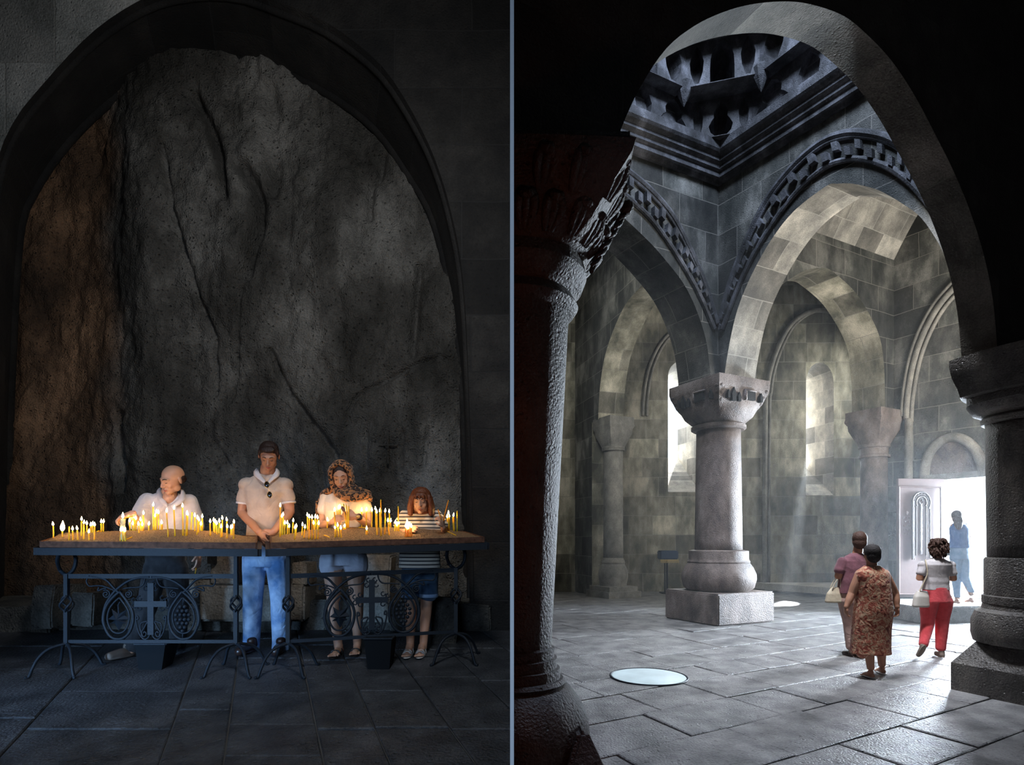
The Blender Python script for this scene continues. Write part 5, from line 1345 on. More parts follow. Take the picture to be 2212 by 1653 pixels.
# -------- young man in a polo shirt
def polo_man():
    e, root, T, k = person('young dark-haired man in beige polo shirt and blue jeans bowing his head', 573, 1408, 5.12, lz)
    H = HM(T(581, 986, -.06), .28, .62, .02, .98)
    shR, shL = T(532, 1048, .02), T(617, 1048, .02); elR, elL = T(524, 1108, .02), T(626, 1106, .02); wrR, wrL = T(560, 1150, -.19), T(592, 1148, -.17)
    def body(bm):
        head(bm, H); limb(bm, [T(576, 1032, .03), T(579, 1010, -.015)], [.060, .060])
        loft(bm, [(*T(573, 1190, .05).xy, T(0, 1190).z, .15, .10), (*T(573, 1140, .03).xy, T(0, 1140).z, .125, .09), (*T(573, 1080, .02).xy, T(0, 1080).z, .135, .10), (*T(574, 1050, .02).xy, T(0, 1050).z, .155, .075), (*T(575, 1030, .03).xy, T(0, 1030).z, .08, .06)])
        limb(bm, [shR, elR, wrR], [.055, .044, .030]); limb(bm, [shL, elL, wrL], [.055, .044, .030])
        hand(bm, wrR, (.5, -.35, -.75), (.3, .8, -.2), (.7, -.3, .3), 1.0, (.25, .4, .3)); hand(bm, wrL, (-.75, -.2, -.6), (-.3, .8, 0), (-.5, -.4, .6), 1.0, (.3, .45, .3))
        limb(bm, [T(550, 1190, .05), T(546, 1300, .03), T(544, 1390, .05)], [.09, .06, .042]); limb(bm, [T(598, 1190, .05), T(604, 1300, .03), T(604, 1390, .05)], [.09, .06, .042])
    solid('body', .005, 2, body, 'skin_tan', e); face_bits(H, e)
    hair_cap('hair', H, 'hair_dark', e, [((0, .022, .050), (.082, .092, .078), .0), ((0, -.052, .092), (.058, .036, .022), .3), ((.074, -.005, .035), (.012, .03, .035), 0), ((-.074, -.005, .035), (.012, .03, .035), 0), ((0, .06, .0), (.07, .05, .07), 0)])
    def shirt(bm):
        loft(bm, [(*T(573, 1172, .04).xy, T(0, 1172).z, .160, .125), (*T(573, 1140, .03).xy, T(0, 1140).z, .148, .125), (*T(574, 1105, .02).xy, T(0, 1105).z, .146, .125), (*T(574, 1080, .02).xy, T(0, 1080).z, .160, .13), (*T(574, 1060, .02).xy, T(0, 1060).z, .185, .12), (*T(574, 1045, .03).xy, T(0, 1045).z, .188, .10), (*T(574, 1038, .03).xy, T(0, 1038).z, .17, .09), (*T(575, 1033, .03).xy, T(0, 1033).z, .14, .085), (*T(576, 1024, .03).xy, T(0, 1024).z, .075, .07)], p=2.3)
        limb(bm, [shR+Vector((.025, 0, -.01)), shR.lerp(elR, .4), shR.lerp(elR, .54)], [.066, .064, .066]); limb(bm, [shL-Vector((.025, 0, .01)), shL.lerp(elL, .4), shL.lerp(elL, .52)], [.066, .064, .064]); ell(bm, shR+Vector((.012, 0, -.002)), (.076, .078, .068)); ell(bm, shL+Vector((-.012, 0, -.002)), (.076, .078, .068))
    solid('polo_shirt', .007, 3, shirt, 'shirt_beige', e)
    ribbon('collar', [T(558, 1010, .04), T(559, 1018, -.02), T(566, 1029, -.065), T(575, 1040, -.088)], [T(548, 1019, .04), T(549, 1028, -.03), T(559, 1036, -.085), T(572, 1046, -.112)], 'shirt_white', e)
    ribbon('collar', [T(595, 1010, .04), T(595, 1018, -.02), T(587, 1029, -.065), T(578, 1040, -.088)], [T(604, 1018, .04), T(603, 1028, -.03), T(592, 1036, -.085), T(581, 1046, -.112)], 'shirt_white', e)
    bm = bmesh.new()        # sleeve hems
    for s_, el in ((shR, elR), (shL, elL)):
        bm = bmesh.new(); c = s_.lerp(el, .665); d = (el-s_).normalized(); tube(bm, [c-d*.008, c+d*.008], .0635, 24)
        obj('sleeve_hem', bm, 'shirt_white', e, True)
    def tr(bm):
        loft(bm, [(*T(573, 1225, .05).xy, T(0, 1225).z, .185, .125), (*T(573, 1165, .04).xy, T(0, 1165).z, .168, .118)])
        limb(bm, [T(550, 1205, .05), T(546, 1300, .02), T(543, 1392, .05)], [.103, .082, .070]); limb(bm, [T(599, 1205, .05), T(605, 1300, .02), T(606, 1392, .05)], [.103, .080, .070])
        for x in (543, 606): limb(bm, [T(x, 1388, .04), T(x+(1 if x > 570 else -2), 1400, .03)], [.072, .078])
    solid('jeans', .008, 3, tr, 'denim', e)
    for x, dx in ((542, -.15), (606, .15)):
        A = T(x, 1405, -.02); A.z = lz(root.y+A.y)-root.z+.08; shoe('shoe', A, (dx, -1, 0), 'shoe_brown', e, 1.05, .22)
    # sunglasses hanging from the placket
    g = empty('sunglasses', root+T(578, 1056, -.155), 0, 'dark sunglasses hanging from the placket of the beige polo shirt', 'sunglasses')
    o0 = T(578, 1056, -.155)
    for x, y in ((576.5, 1047), (582.5, 1069)):
        bm = bmesh.new(); ell(bm, T(x, y, -.155)-o0, (.021, .006, .027), Matrix.Rotation(-.2, 3, 'Y')); obj('lens', bm, 'lens', g, True)
        bm = bmesh.new(); c = T(x, y, -.158)-o0; tube(bm, [c+Vector((math.cos(t*PI/8)*.022, 0, math.sin(t*PI/8)*.028)) for t in range(17)], .0016, 6); obj('rim', bm, 'gold', g, True)
    bm = bmesh.new(); tube(bm, [T(578.5, 1055, -.16)-o0, T(581, 1060, -.16)-o0], .0025, 6); obj('bridge', bm, 'gold', g, True)
polo_man()
# -------- woman with the leopard scarf
def scarf_woman():
    e, root, T, k = person('woman in leopard print headscarf, cream t-shirt and pale shorts holding thin candles', 748, 1418, 5.05, lz)
    H = HM(T(737, 1030, -.06), .12, .42, -.10, .96)
    shR, shL = T(703, 1072, .02), T(785, 1072, .02); elR, elL = T(697, 1135, .03), T(796, 1135, .02); wrR, wrL = T(717, 1128, -.20), T(769, 1116, -.24)
    def body(bm):
        head(bm, H, True); limb(bm, [T(742, 1062, .02), T(739, 1045, -.02)], [.05, .047])
        loft(bm, [(*T(742, 1205, .04).xy, T(0, 1205).z, .155, .11), (*T(743, 1150, .03).xy, T(0, 1150).z, .12, .085), (*T(744, 1100, .02).xy, T(0, 1100).z, .145, .10), (*T(744, 1075, .02).xy, T(0, 1075).z, .155, .08), (*T(743, 1060, .02).xy, T(0, 1060).z, .07, .055)])
        limb(bm, [shR, elR, wrR], [.044, .037, .024]); limb(bm, [shL, elL, wrL], [.044, .037, .024])
        hand(bm, wrR, (.6, -.6, .25), (.2, .6, .6), (.2, .3, 1), .92, (.5, .7, .5)); hand(bm, wrL, (-.9, -.25, .05), (0, .9, 0), (0, -.1, 1), .95, (.7, 1.0, .8), .1)
        limb(bm, [T(718, 1200, .04), T(721, 1305, .0), T(731, 1398, -.02)], [.092, .055, .036]); limb(bm, [T(767, 1200, .04), T(771, 1305, .05), T(772, 1390, .05)], [.092, .055, .036])
        for x, y, dy, d in ((733, 1400, -.03, (-.05, -1, 0)), (772, 1398, .02, (.1, -1, 0))):
            A = T(x, y, dy); A.z = lz(root.y+A.y-.1)-root.z+.085; foot(bm, A, d, .95)
    solid('body', .005, 2, body, 'skin', e); face_bits(H, e, True)
    hair_cap('hair', H, 'hair_dark', e, [((0, .015, .052), (.078, .085, .072), 0)], .005)
    def hood(bm):
        Rn = H.to_3x3().normalized(); s = .96
        ell(bm, H @ Vector((0, .050, .030)), (.098*s, .090*s, .110*s), Rn, 28, 18)
        loop = [(0, -.030, .128), (.050, -.040, .105), (.078, -.048, .055), (.084, -.050, .0), (.076, -.055, -.055), (.050, -.062, -.100), (.0, -.075, -.128), (-.050, -.062, -.100), (-.076, -.055, -.055), (-.084, -.050, .0), (-.078, -.048, .055), (-.050, -.040, .105), (0, -.030, .128)]
        tube(bm, [H @ Vector(p) for p in smooth_line(loop, 4)], .0175, 10)
        for sx in (-1, 1):
            for z_ in (-.07, -.03, .02, .06): limb(bm, [H @ Vector((sx*.080, -.035, z_)), H @ Vector((sx*.075, .06, z_))], [.022, .03])
        # wrap round the neck and over the shoulders
        limb(bm, [T(722, 1052, -.02), T(730, 1066, -.10), T(748, 1074, -.14), T(770, 1074, -.13), T(792, 1070, -.08), T(799, 1078, -.03)], [.03, .036, .04, .042, .036, .026])
        limb(bm, [T(724, 1056, .0), T(712, 1061, -.03), T(700, 1066, .0), T(690, 1080, .04)], [.036, .034, .028, .014])
        limb(bm, [T(755, 1056, -.06), T(775, 1062, -.06), T(795, 1068, .0)], [.04, .042, .036])
        limb(bm, [T(728, 1060, -.06), T(745, 1068, -.10), T(765, 1064, -.09)], [.035, .045, .04])
        limb(bm, [T(798, 1074, -.02), T(801, 1082, -.02)], [.024, .016])
        limb(bm, [T(725, 1054, .04), T(745, 1056, .07), T(765, 1058, .04)], [.05, .055, .05])
    solid('headscarf', .006, 2, hood, 'leopard', e)
    def fringe(bm):
        for x0 in (686, 688): limb(bm, [T(x0, 1085, .06), T(x0-1, 1110, .06), T(x0, 1145, .06)], [.018, .014, .010])
    solid('scarf_end', .006, 1, fringe, 'leopard', e)
    def shirt(bm):
        loft(bm, [(*T(742, 1206, .04).xy, T(0, 1206).z, .155, .118), (*T(743, 1170, .03).xy, T(0, 1170).z, .142, .105), (*T(743, 1145, .03).xy, T(0, 1145).z, .138, .10), (*T(744, 1105, .01).xy, T(0, 1105).z, .165, .128), (*T(744, 1080, .02).xy, T(0, 1080).z, .172, .10), (*T(744, 1068, .02).xy, T(0, 1068).z, .155, .08), (*T(743, 1060, .02).xy, T(0, 1060).z, .08, .06)], p=2.3)
        limb(bm, [shR+Vector((.015, 0, 0)), shR.lerp(elR, .48)], [.058, .060]); limb(bm, [shL-Vector((.015, 0, 0)), shL.lerp(elL, .46)], [.058, .058])
    solid('tshirt', .007, 3, shirt, 'tee_cream', e)
    bm = bmesh.new(); ell(bm, T(747, 1080, -.065), (.032, .035, .042), Matrix.Rotation(.2, 3, 'X')); obj('chest', bm, 'skin', e, True)
    def sh(bm):
        loft(bm, [(*T(742, 1222, .04).xy, T(0, 1222).z, .190, .13), (*T(742, 1190, .04).xy, T(0, 1190).z, .168, .12)])
        limb(bm, [T(717, 1208, .04), T(716, 1226, .035)], [.104, .104]); limb(bm, [T(768, 1208, .04), T(769, 1226, .04)], [.104, .104])
    solid('shorts', .008, 2, sh, 'shorts_white', e)
    for x, y, dy, dx in ((733, 1400, -.03, -.05), (772, 1398, .02, .1)):   # sandals
        A = T(x, y, dy); A.z = lz(root.y+A.y-.1)-root.z+.085; bm = bmesh.new(); d = Vector((dx, -1, 0)).normalized(); sd = Vector((-d.y, d.x, 0))
        R = Matrix((d, sd, ZV)).transposed(); ell(bm, A+d*.055-ZV*.078, (.135, .045, .009), R)
        for q, w_ in ((.03, .037), (.10, .040)):
            tube(bm, smooth_line([A+d*q+sd*w_-ZV*.07, A+d*q+sd*w_*.7-ZV*(.02+q*.12), A+d*q-ZV*(.008+q*.18), A+d*q-sd*w_*.7-ZV*(.02+q*.12), A+d*q-sd*w_-ZV*.07], 4), .006, 8)
        obj('sandal', bm, 'strap_black', e, True)
    bm = bmesh.new(); c = wrL+Vector((.022, .008, -.004)); d = (elL-wrL).normalized()
    tube(bm, [c-d*.009, c+d*.009], .0275, 20); obj('watch_strap', bm, 'strap_black', e, True)
    bm = bmesh.new(); tube(bm, [c+Vector((-.002, -.028, .004)), c+Vector((-.002, -.036, .004))], .0125, 20); obj('watch_face', bm, 'gold', e, True)
    b0 = root+wrL+Vector((-.065, -.045, 0))
    for i, (dx, tx, h) in enumerate(((0, -.020, .095), (.009, -.006, .085), (.017, .004, .078))):
        candle(None, ('longest', 'middle', 'shortest')[i]+' of three unlit yellow candles held in the scarfed woman hand', 'candles held by the scarfed woman', b0+Vector((dx, 0, -.08)), b0+Vector((dx+tx, -.01, h)), .0052, 'u', 'wax')
    bm = bmesh.new(); ell(bm, (0, 0, 0), (.015, .005, .024), Matrix.Rotation(-.5, 3, 'Y')); ell(bm, (-.003, .005, .003), (.013, .004, .020), Matrix.Rotation(-.5, 3, 'Y')); tube(bm, [(.01, .004, -.02), (.028, .012, -.055)], .003, 6)
    o = obj('sunglasses', bm, 'lens_brown', None, True); o.location = root+wrL+Vector((-.088, -.06, .058)); tag(o, 'folded brown sunglasses in the scarfed woman hand beside her candles', 'sunglasses')
scarf_woman()
# -------- child
def child():
    e, root, T, k = person('child with auburn bob and fringe in a striped t-shirt and denim shorts', 900, 1420, 5.05, lz)
    H = HM(T(909, 1083, -.08), .05, .22, .0, .92)
    shR, shL = T(872, 1112, .03), T(945, 1112, .03); elR, elL = T(858, 1150, -.02), T(961, 1152, .0); wrR, wrL = T(875, 1148, -.20), T(957, 1138, -.20)
    def body(bm):
        head(bm, H, False, True); limb(bm, [T(908, 1112, .02), T(908, 1098, -.02)], [.045, .044])
        loft(bm, [(*T(907, 1230, .04).xy, T(0, 1230).z, .13, .09), (*T(907, 1180, .03).xy, T(0, 1180).z, .12, .08), (*T(908, 1130, .02).xy, T(0, 1130).z, .13, .08), (*T(908, 1112, .02).xy, T(0, 1112).z, .12, .06)])
        limb(bm, [shR, elR, wrR], [.038, .032, .023]); limb(bm, [shL, elL, wrL], [.038, .032, .023])
        hand(bm, wrR, (.7, -.5, .2), (0, .5, -.4), (.2, .3, 1), .8, (.3, .4, .3)); hand(bm, wrL, (-.1, -.45, .75), (-1, .2, 0), (-.4, -.9, 0), .85, (.8, 1.1, .8))
        limb(bm, [T(888, 1230, .04), T(888, 1310, .0), T(886, 1400, -.02)], [.075, .05, .033]); limb(bm, [T(925, 1230, .04), T(921, 1310, .02), T(914, 1400, -.02)], [.075, .05, .033])
        for x in (884, 911):
            A = T(x, 1405, -.04); A.z = lz(root.y+A.y-.1)-root.z+.082; foot(bm, A, (0, -1, 0), .88)
    solid('body', .005, 2, body, 'skin', e); face_bits(H, e)
    hair_cap('hair', H, 'hair_auburn', e, [((0, .020, .038), (.096, .092, .092), 0), ((0, -.065, .062), (.062, .030, .030), .2), ((0, .045, -.045), (.105, .062, .105), 0), ((0, .02, .0), (.100, .070, .09), 0),
        ([(.074, -.025, .05), (.084, -.03, .0), (.091, -.028, -.06), (.092, -.028, -.115)], [.020, .022, .024, .022]), ([(-.074, -.025, .05), (-.084, -.03, .0), (-.091, -.028, -.06), (-.092, -.028, -.115)], [.020, .022, .024, .022]),
        ([(.078, .01, .03), (.098, .01, -.06), (.100, .01, -.12)], [.03, .03, .022]), ([(-.078, .01, .03), (-.098, .01, -.06), (-.100, .01, -.12)], [.03, .03, .022]),
        ([(-.03, -.09, .065), (-.04, -.098, .035)], [.012, .006]), ([(.0, -.095, .065), (.0, -.104, .034)], [.012, .006]), ([(.03, -.09, .065), (.04, -.098, .035)], [.012, .006]), ([(-.055, -.075, .06), (-.062, -.078, .02)], [.012, .007]), ([(.055, -.075, .06), (.062, -.078, .02)], [.012, .007])])
    def shirt(bm):
        loft(bm, [(*T(907, 1228, .04).xy, T(0, 1228).z, .178, .118), (*T(907, 1190, .03).xy, T(0, 1190).z, .172, .11), (*T(908, 1140, .02).xy, T(0, 1140).z, .155, .10), (*T(908, 1118, .02).xy, T(0, 1118).z, .15, .08), (*T(908, 1108, .02).xy, T(0, 1108).z, .11, .065), (*T(908, 1103, .02).xy, T(0, 1103).z, .065, .05)], p=2.3)
        limb(bm, [shR+Vector((.015, 0, 0)), shR.lerp(elR, .62)], [.050, .058]); limb(bm, [shL-Vector((.015, 0, 0)), shL.lerp(elL, .62)], [.050, .058])
    solid('tshirt', .007, 3, shirt, 'striped', e)
    def sh(bm):
        loft(bm, [(*T(907, 1250, .04).xy, T(0, 1250).z, .155, .11), (*T(907, 1215, .04).xy, T(0, 1215).z, .15, .105)])
        limb(bm, [T(888, 1235, .04), T(886, 1285, .01)], [.085, .078]); limb(bm, [T(926, 1235, .04), T(926, 1285, .02)], [.085, .080])
    solid('shorts', .008, 2, sh, 'denim_dark', e)
    bm = bmesh.new()
    for x in (886, 926): c = T(x, 1288, .01 if x < 900 else .02); tube(bm, [c-ZV*.008, c+ZV*.02], .082, 24)
    obj('shorts_cuff', bm, 'denim', e, True)
    for x in (884, 911):
        A = T(x, 1405, -.04); A.z = lz(root.y+A.y-.1)-root.z+.082; bm = bmesh.new(); ell(bm, A+Vector((0, -.05, -.073)), (.040, .122, .009))
        for q, w_ in ((-.005, .035), (.07, .036), (.10, .036)):
            tube(bm, smooth_line([A+Vector((w_, -q, -.065)), A+Vector((w_*.7, -q, -.018-q*.2)), A+Vector((0, -q, -.006-q*.22)), A+Vector((-w_*.7, -q, -.018-q*.2)), A+Vector((-w_, -q, -.065))], 4), .008, 8)
        obj('sandal', bm, 'sandal_white', e, True)
    hb = root+wrL+Vector((-.01, -.05, .045))
    candle(None, 'long unlit yellow candle leaning right in the child raised fist', 'candles held by the child', P(958, 1122, hb.y), P(969, 1081, hb.y), .0052, 'u', 'wax_orange')
    candle(None, 'short unlit candle leaning left in the child raised fist', 'candles held by the child', P(953, 1121, hb.y), P(946, 1101, hb.y), .0045, 'u', 'wax_orange')
child()

# ------------------------------------------------------------------ visitors in the hall, seen from behind
fz = lambda Y: 0.0
def dress_woman():
    e, root, T, k = person('short-haired woman in a sleeveless rust floral dress walking away with arms hanging', 1886, 1455, 7.2, fz)
    H = HM(T(1882, 1198, 0), PI+.15, .05, 0, .95)
    shL, shR = T(1857, 1243, .01), T(1912, 1243, .01); elL, elR = T(1840, 1283, .02), T(1933, 1283, .02); wrL, wrR = T(1828, 1312, -.02), T(1938, 1312, -.03)
    def body(bm):
        head(bm, H, True); limb(bm, [T(1884, 1235, 0), T(1883, 1215, 0)], [.062, .058])
        loft(bm, [(*T(1885, 1330, 0).xy, T(0, 1330).z, .18, .14), (*T(1885, 1280, 0).xy, T(0, 1280).z, .17, .13), (*T(1884, 1245, 0).xy, T(0, 1245).z, .18, .11), (*T(1884, 1229, 0).xy, T(0, 1229).z, .09, .07)])
        limb(bm, [shL, shL.lerp(elL, .5), elL, elL.lerp(wrL, .4), wrL], [.058, .056, .048, .045, .029]); limb(bm, [shR, shR.lerp(elR, .5), elR, elR.lerp(wrR, .4), wrR], [.058, .056, .048, .045, .029])
        hand(bm, wrL, (-.05, .05, -1), (1, 0, 0), (0, 1, 0), .95, (.5, .7, .5)); hand(bm, wrR, (.1, .05, -1), (-1, 0, 0), (0, 1, 0), .95, (.5, .7, .5))
        limb(bm, [T(1868, 1350, 0), T(1876, 1400, 0), T(1881, 1443, -.03)], [.09, .062, .042]); limb(bm, [T(1900, 1350, 0), T(1903, 1400, .05), T(1905, 1436, .12)], [.09, .058, .042])
        A = T(1881, 1446, -.06); A.z = .075; foot(bm, A, (-.1, 1, 0), .95); A = T(1906, 1438, .16); A.z = .080; foot(bm, A, (.15, 1, 0), .95)
    solid('body', .006, 2, body, 'skin_tan', e)
    hair_cap('hair', H, 'hair_black', e, [((0, .028, .035), (.096, .104, .098), 0), ((0, .046, -.020), (.088, .078, .090), 0), ((0, .0, .07), (.08, .09, .06), 0)], .006, 8)
    def dress(bm):
        loft(bm, [(*T(1880, 1412, 0).xy, T(0, 1412).z, .235, .17), (*T(1880, 1400, 0).xy, T(0, 1400).z, .228, .165), (*T(1882, 1360, 0).xy, T(0, 1360).z, .222, .16), (*T(1886, 1320, 0).xy, T(0, 1320).z, .222, .17), (*T(1887, 1290, 0).xy, T(0, 1290).z, .205, .16), (*T(1885, 1262, 0).xy, T(0, 1262).z, .198, .150), (*T(1884, 1246, 0).xy, T(0, 1246).z, .205, .135), (*T(1884, 1237, 0).xy, T(0, 1237).z, .195, .12), (*T(1884, 1230, 0).xy, T(0, 1230).z, .15, .10), (*T(1884, 1222, 0).xy, T(0, 1222).z, .08, .08)], p=2.2)
        ell(bm, shL+Vector((.01, 0, .012)), (.062, .066, .062)); ell(bm, shR+Vector((-.01, 0, .012)), (.062, .066, .062))
        limb(bm, [T(1872, 1390, 0), T(1862, 1412, -.06)], [.09, .07])
    solid('dress', .009, 3, dress, 'floral', e)
    for x, y, dy, dx in ((1881, 1446, -.06, -.1), (1906, 1438, .16, .15)):
        A = T(x, y, dy); bm = bmesh.new(); d = Vector((dx, 1, 0)).normalized(); R = Matrix((d, Vector((-d.y, d.x, 0)), ZV)).transposed()
        ell(bm, Vector((A.x, A.y, 0))+d*.045+ZV*.012, (.135, .045, .012), R); obj('sandal_sole', bm, 'sandal_white', e, True)
dress_woman()
def plum_person():
    e, root, T, k = person('person in plum t-shirt and dusty pink trousers carrying a cream handbag on the arm', 1842, 1415, 8.45, fz)
    H = HM(T(1857, 1170, 0), PI-.45, .05, 0, 1.06)
    shL, shR = T(1818, 1213, 0), T(1876, 1213, 0); elL, elR = T(1812, 1248, .02), T(1882, 1250, .05); wrL, wrR = T(1818, 1240, .30), T(1880, 1245, .35)
    elL = T(1811, 1245, -.02)
    def body(bm):
        head(bm, H); limb(bm, [T(1850, 1206, 0), T(1855, 1180, 0)], [.066, .062])
        loft(bm, [(*T(1840, 1290, 0).xy, T(0, 1290).z, .15, .12), (*T(1842, 1250, 0).xy, T(0, 1250).z, .16, .11), (*T(1847, 1215, 0).xy, T(0, 1215).z, .17, .1), (*T(1849, 1200, 0).xy, T(0, 1200).z, .08, .06)])
        limb(bm, [shL, elL, wrL], [.058, .05, .032]); limb(bm, [shR, elR, wrR], [.058, .05, .032])
        hand(bm, wrL, (.3, 1, .1), (0, 0, -1), (1, 0, .2), 1.0, (.5, .7, .5)); hand(bm, wrR, (-.3, 1, .1), (0, 0, -1), (-1, 0, .2), 1.0, (.5, .7, .5))
        limb(bm, [T(1828, 1290, 0), T(1836, 1350, .03), T(1838, 1400, 0)], [.09, .06, .042]); limb(bm, [T(1856, 1290, 0), T(1858, 1350, -.02), T(1857, 1400, -.08)], [.09, .06, .042])
    solid('body', .006, 2, body, 'skin_tan', e)
    hair_cap('hair', H, 'hair_brown', e, [((0, .022, .042), (.092, .104, .097), 0), ((0, .044, -.018), (.086, .078, .092), 0), ((.02, -.03, .10), (.06, .05, .03), 0)], .006, 8)
    def shirt(bm):
        loft(bm, [(*T(1838, 1282, 0).xy, T(0, 1282).z, .185, .14), (*T(1840, 1255, 0).xy, T(0, 1255).z, .178, .14), (*T(1845, 1228, 0).xy, T(0, 1228).z, .185, .135), (*T(1847, 1212, 0).xy, T(0, 1212).z, .19, .115), (*T(1849, 1202, 0).xy, T(0, 1202).z, .15, .09), (*T(1850, 1195, 0).xy, T(0, 1195).z, .07, .065)], p=2.3)
        limb(bm, [shL+Vector((.02, 0, 0)), shL.lerp(elL, .62)], [.076, .078]); limb(bm, [shR-Vector((.02, 0, 0)), shR.lerp(elR, .62)], [.076, .078])
    solid('tshirt', .008, 3, shirt, 'plum', e)
    def tr(bm):
        loft(bm, [(*T(1840, 1300, 0).xy, T(0, 1300).z, .178, .145), (*T(1840, 1272, 0).xy, T(0, 1272).z, .17, .135)])
        limb(bm, [T(1827, 1295, 0), T(1835, 1350, .02), T(1838, 1398, 0)], [.112, .082, .066]); limb(bm, [T(1855, 1295, 0), T(1858, 1350, -.03), T(1858, 1400, -.1)], [.11, .082, .066])
    solid('trousers', .009, 3, tr, 'dusty_pink', e)
    for x, dy, dx in ((1838, .0, -.1), (1858, -.12, .1)):
        A = T(x, 1405, dy); A.z = .082; shoe('shoe', A, (dx, 1, 0), 'shoe_brown', e)
    c = root+T(1803, 1283, .0); g = empty('handbag', c, 0, 'cream leather handbag hanging from the forearm of the person in plum', 'handbag')
    def b(bm): loft(bm, [(0, 0, -.125, .125, .05), (0, 0, -.11, .135, .06), (-.005, 0, 0, .105, .045), (.005, 0, .08, .06, .02), (.008, 0, .095, .05, .012)], p=3)
    solid('body', .008, 2, b, 'bag_cream', g)
    for q in (-.03, .03):
        bm = bmesh.new(); tube(bm, smooth_line([(-.05, q, .07), (-.01, q, .16), (.045, q, .235), (.07, q, .25), (.072, q, .2), (.06, q, .09)], 5), .007, 8); obj('handle', bm, 'bag_cream', g, True)
plum_person()
def red_woman():
    e, root, T, k = person('curly-haired woman in ribbed white t-shirt and red trousers facing the open door', 2020, 1415, 8.4, fz)
    H = HM(T(2024, 1182, 0), PI+.05, .08, 0, .95)
    shL, shR = T(1994, 1221, 0), T(2053, 1221, 0); elL, elR = T(1986, 1249, -.02), T(2060, 1250, -.02); wrL, wrR = T(2004, 1248, .26), T(2042, 1249, .26)
    def body(bm):
        head(bm, H, True); limb(bm, [T(2024, 1214, 0), T(2024, 1196, 0)], [.052, .05])
        loft(bm, [(*T(2022, 1280, 0).xy, T(0, 1280).z, .15, .12), (*T(2022, 1250, 0).xy, T(0, 1250).z, .13, .10), (*T(2024, 1222, 0).xy, T(0, 1222).z, .16, .09), (*T(2024, 1210, 0).xy, T(0, 1210).z, .07, .06)])
        limb(bm, [shL, elL, wrL], [.050, .043, .028]); limb(bm, [shR, elR, wrR], [.050, .043, .028])
        hand(bm, wrL, (.5, .8, 0), (0, 0, -1), (1, 0, 0), .95, (.5, .7, .5)); hand(bm, wrR, (-.5, .8, 0), (0, 0, -1), (-1, 0, 0), .95, (.5, .7, .5))
        limb(bm, [T(2008, 1290, 0), T(2003, 1350, .05), T(1994, 1396, -.10)], [.09, .06, .040]); limb(bm, [T(2040, 1290, 0), T(2034, 1350, 0), T(2033, 1402, 0)], [.09, .06, .040])
    solid('body', .006, 2, body, 'skin_tan', e)
    rnd = random.Random(8); sh_ = [((0, .02, .035), (.098, .10, .10), 0), ((0, .05, -.06), (.10, .06, .08), 0)]
    for i in range(190):
        a = rnd.uniform(0, 2*PI); z_ = rnd.uniform(-.15, .12); rr = .102*math.sqrt(max(.1, 1-(z_/.16)**2))+.01
        x_, y_ = rr*math.cos(a), .03+rr*math.sin(a)
        if y_ < -.04: continue
        sh_.append(([(x_, y_, z_), (x_*1.10+rnd.uniform(-.012, .012), y_*1.08, z_-.016), (x_*1.08+rnd.uniform(-.01, .01), y_*1.12+.005, z_-.034)], [.014, .012, .005]))
    hair_cap('hair', H, 'hair_brown', e, sh_, .005, 1)
    def shirt(bm):
        rr = [(2022, 1274, .176), (2022, 1262, .165), (2022, 1256, .168), (2022, 1247, .160), (2022, 1240, .165), (2023, 1230, .178), (2024, 1220, .19), (2024, 1212, .15), (2024, 1206, .08)]
        loft(bm, [(*T(x, y, 0).xy, T(0, y).z, r, r*.68) for x, y, r in rr], p=2.3)
        limb(bm, [shL+Vector((.02, 0, 0)), shL.lerp(elL, .62)], [.068, .062]); limb(bm, [shR-Vector((.02, 0, 0)), shR.lerp(elR, .62)], [.068, .062]); ell(bm, shL, (.068, .066, .060)); ell(bm, shR, (.068, .066, .060))
    solid('tshirt', .007, 2, shirt, 'tee_grey', e)
    def tr(bm):
        loft(bm, [(*T(2021, 1300, 0).xy, T(0, 1300).z, .205, .15), (*T(2022, 1268, 0).xy, T(0, 1268).z, .165, .12)])
        limb(bm, [T(2007, 1298, 0), T(2003, 1350, .04), T(1995, 1392, -.10)], [.118, .082, .060]); limb(bm, [T(2038, 1298, 0), T(2035, 1350, 0), T(2032, 1400, 0)], [.118, .082, .066])
    solid('trousers', .009, 3, tr, 'red', e)
    A = T(2033, 1406, 0); A.z = .082; shoe('shoe', A, (.25, 1, 0), 'shoe_tan', e, .95)
    def sh2(bm):
        a = T(1994, 1398, -.12); a.z = .175; limb(bm, [a+Vector((0, .0, .02)), a+Vector((-.005, .02, -.05)), a+Vector((-.01, .085, -.135))], [.036, .038, .030])
        ell(bm, a+Vector((-.006, .012, -.062)), (.041, .016, .118), Matrix.Rotation(.62, 3, 'X'))
    solid('shoe', .006, 2, sh2, 'shoe_tan', e)
    g = empty('handbag', root+T(1990, 1292, -.05), 0, 'white leather bag hanging from the shoulder of the woman in red trousers', 'handbag'); o0 = T(1990, 1292, -.05)
    def b(bm): loft(bm, [(-.005, 0, -.13, .10, .05), (-.005, 0, -.11, .115, .06), (0, 0, .02, .10, .055), (.01, 0, .09, .075, .03), (.01, 0, .10, .07, .02)], p=3)
    solid('body', .008, 2, b, 'bag_white', g)
    bm = bmesh.new(); tube(bm, smooth_line([T(1985, 1280, -.06)-o0, T(1993, 1264, -.09)-o0, T(2003, 1240, -.135)-o0, T(2001, 1220, -.115)-o0, T(1999, 1210, -.03)-o0, T(2000, 1216, .06)-o0], 5), .009, 8, flat=(1.6, .6)); obj('strap', bm, 'bag_cream', g, True)
red_woman()
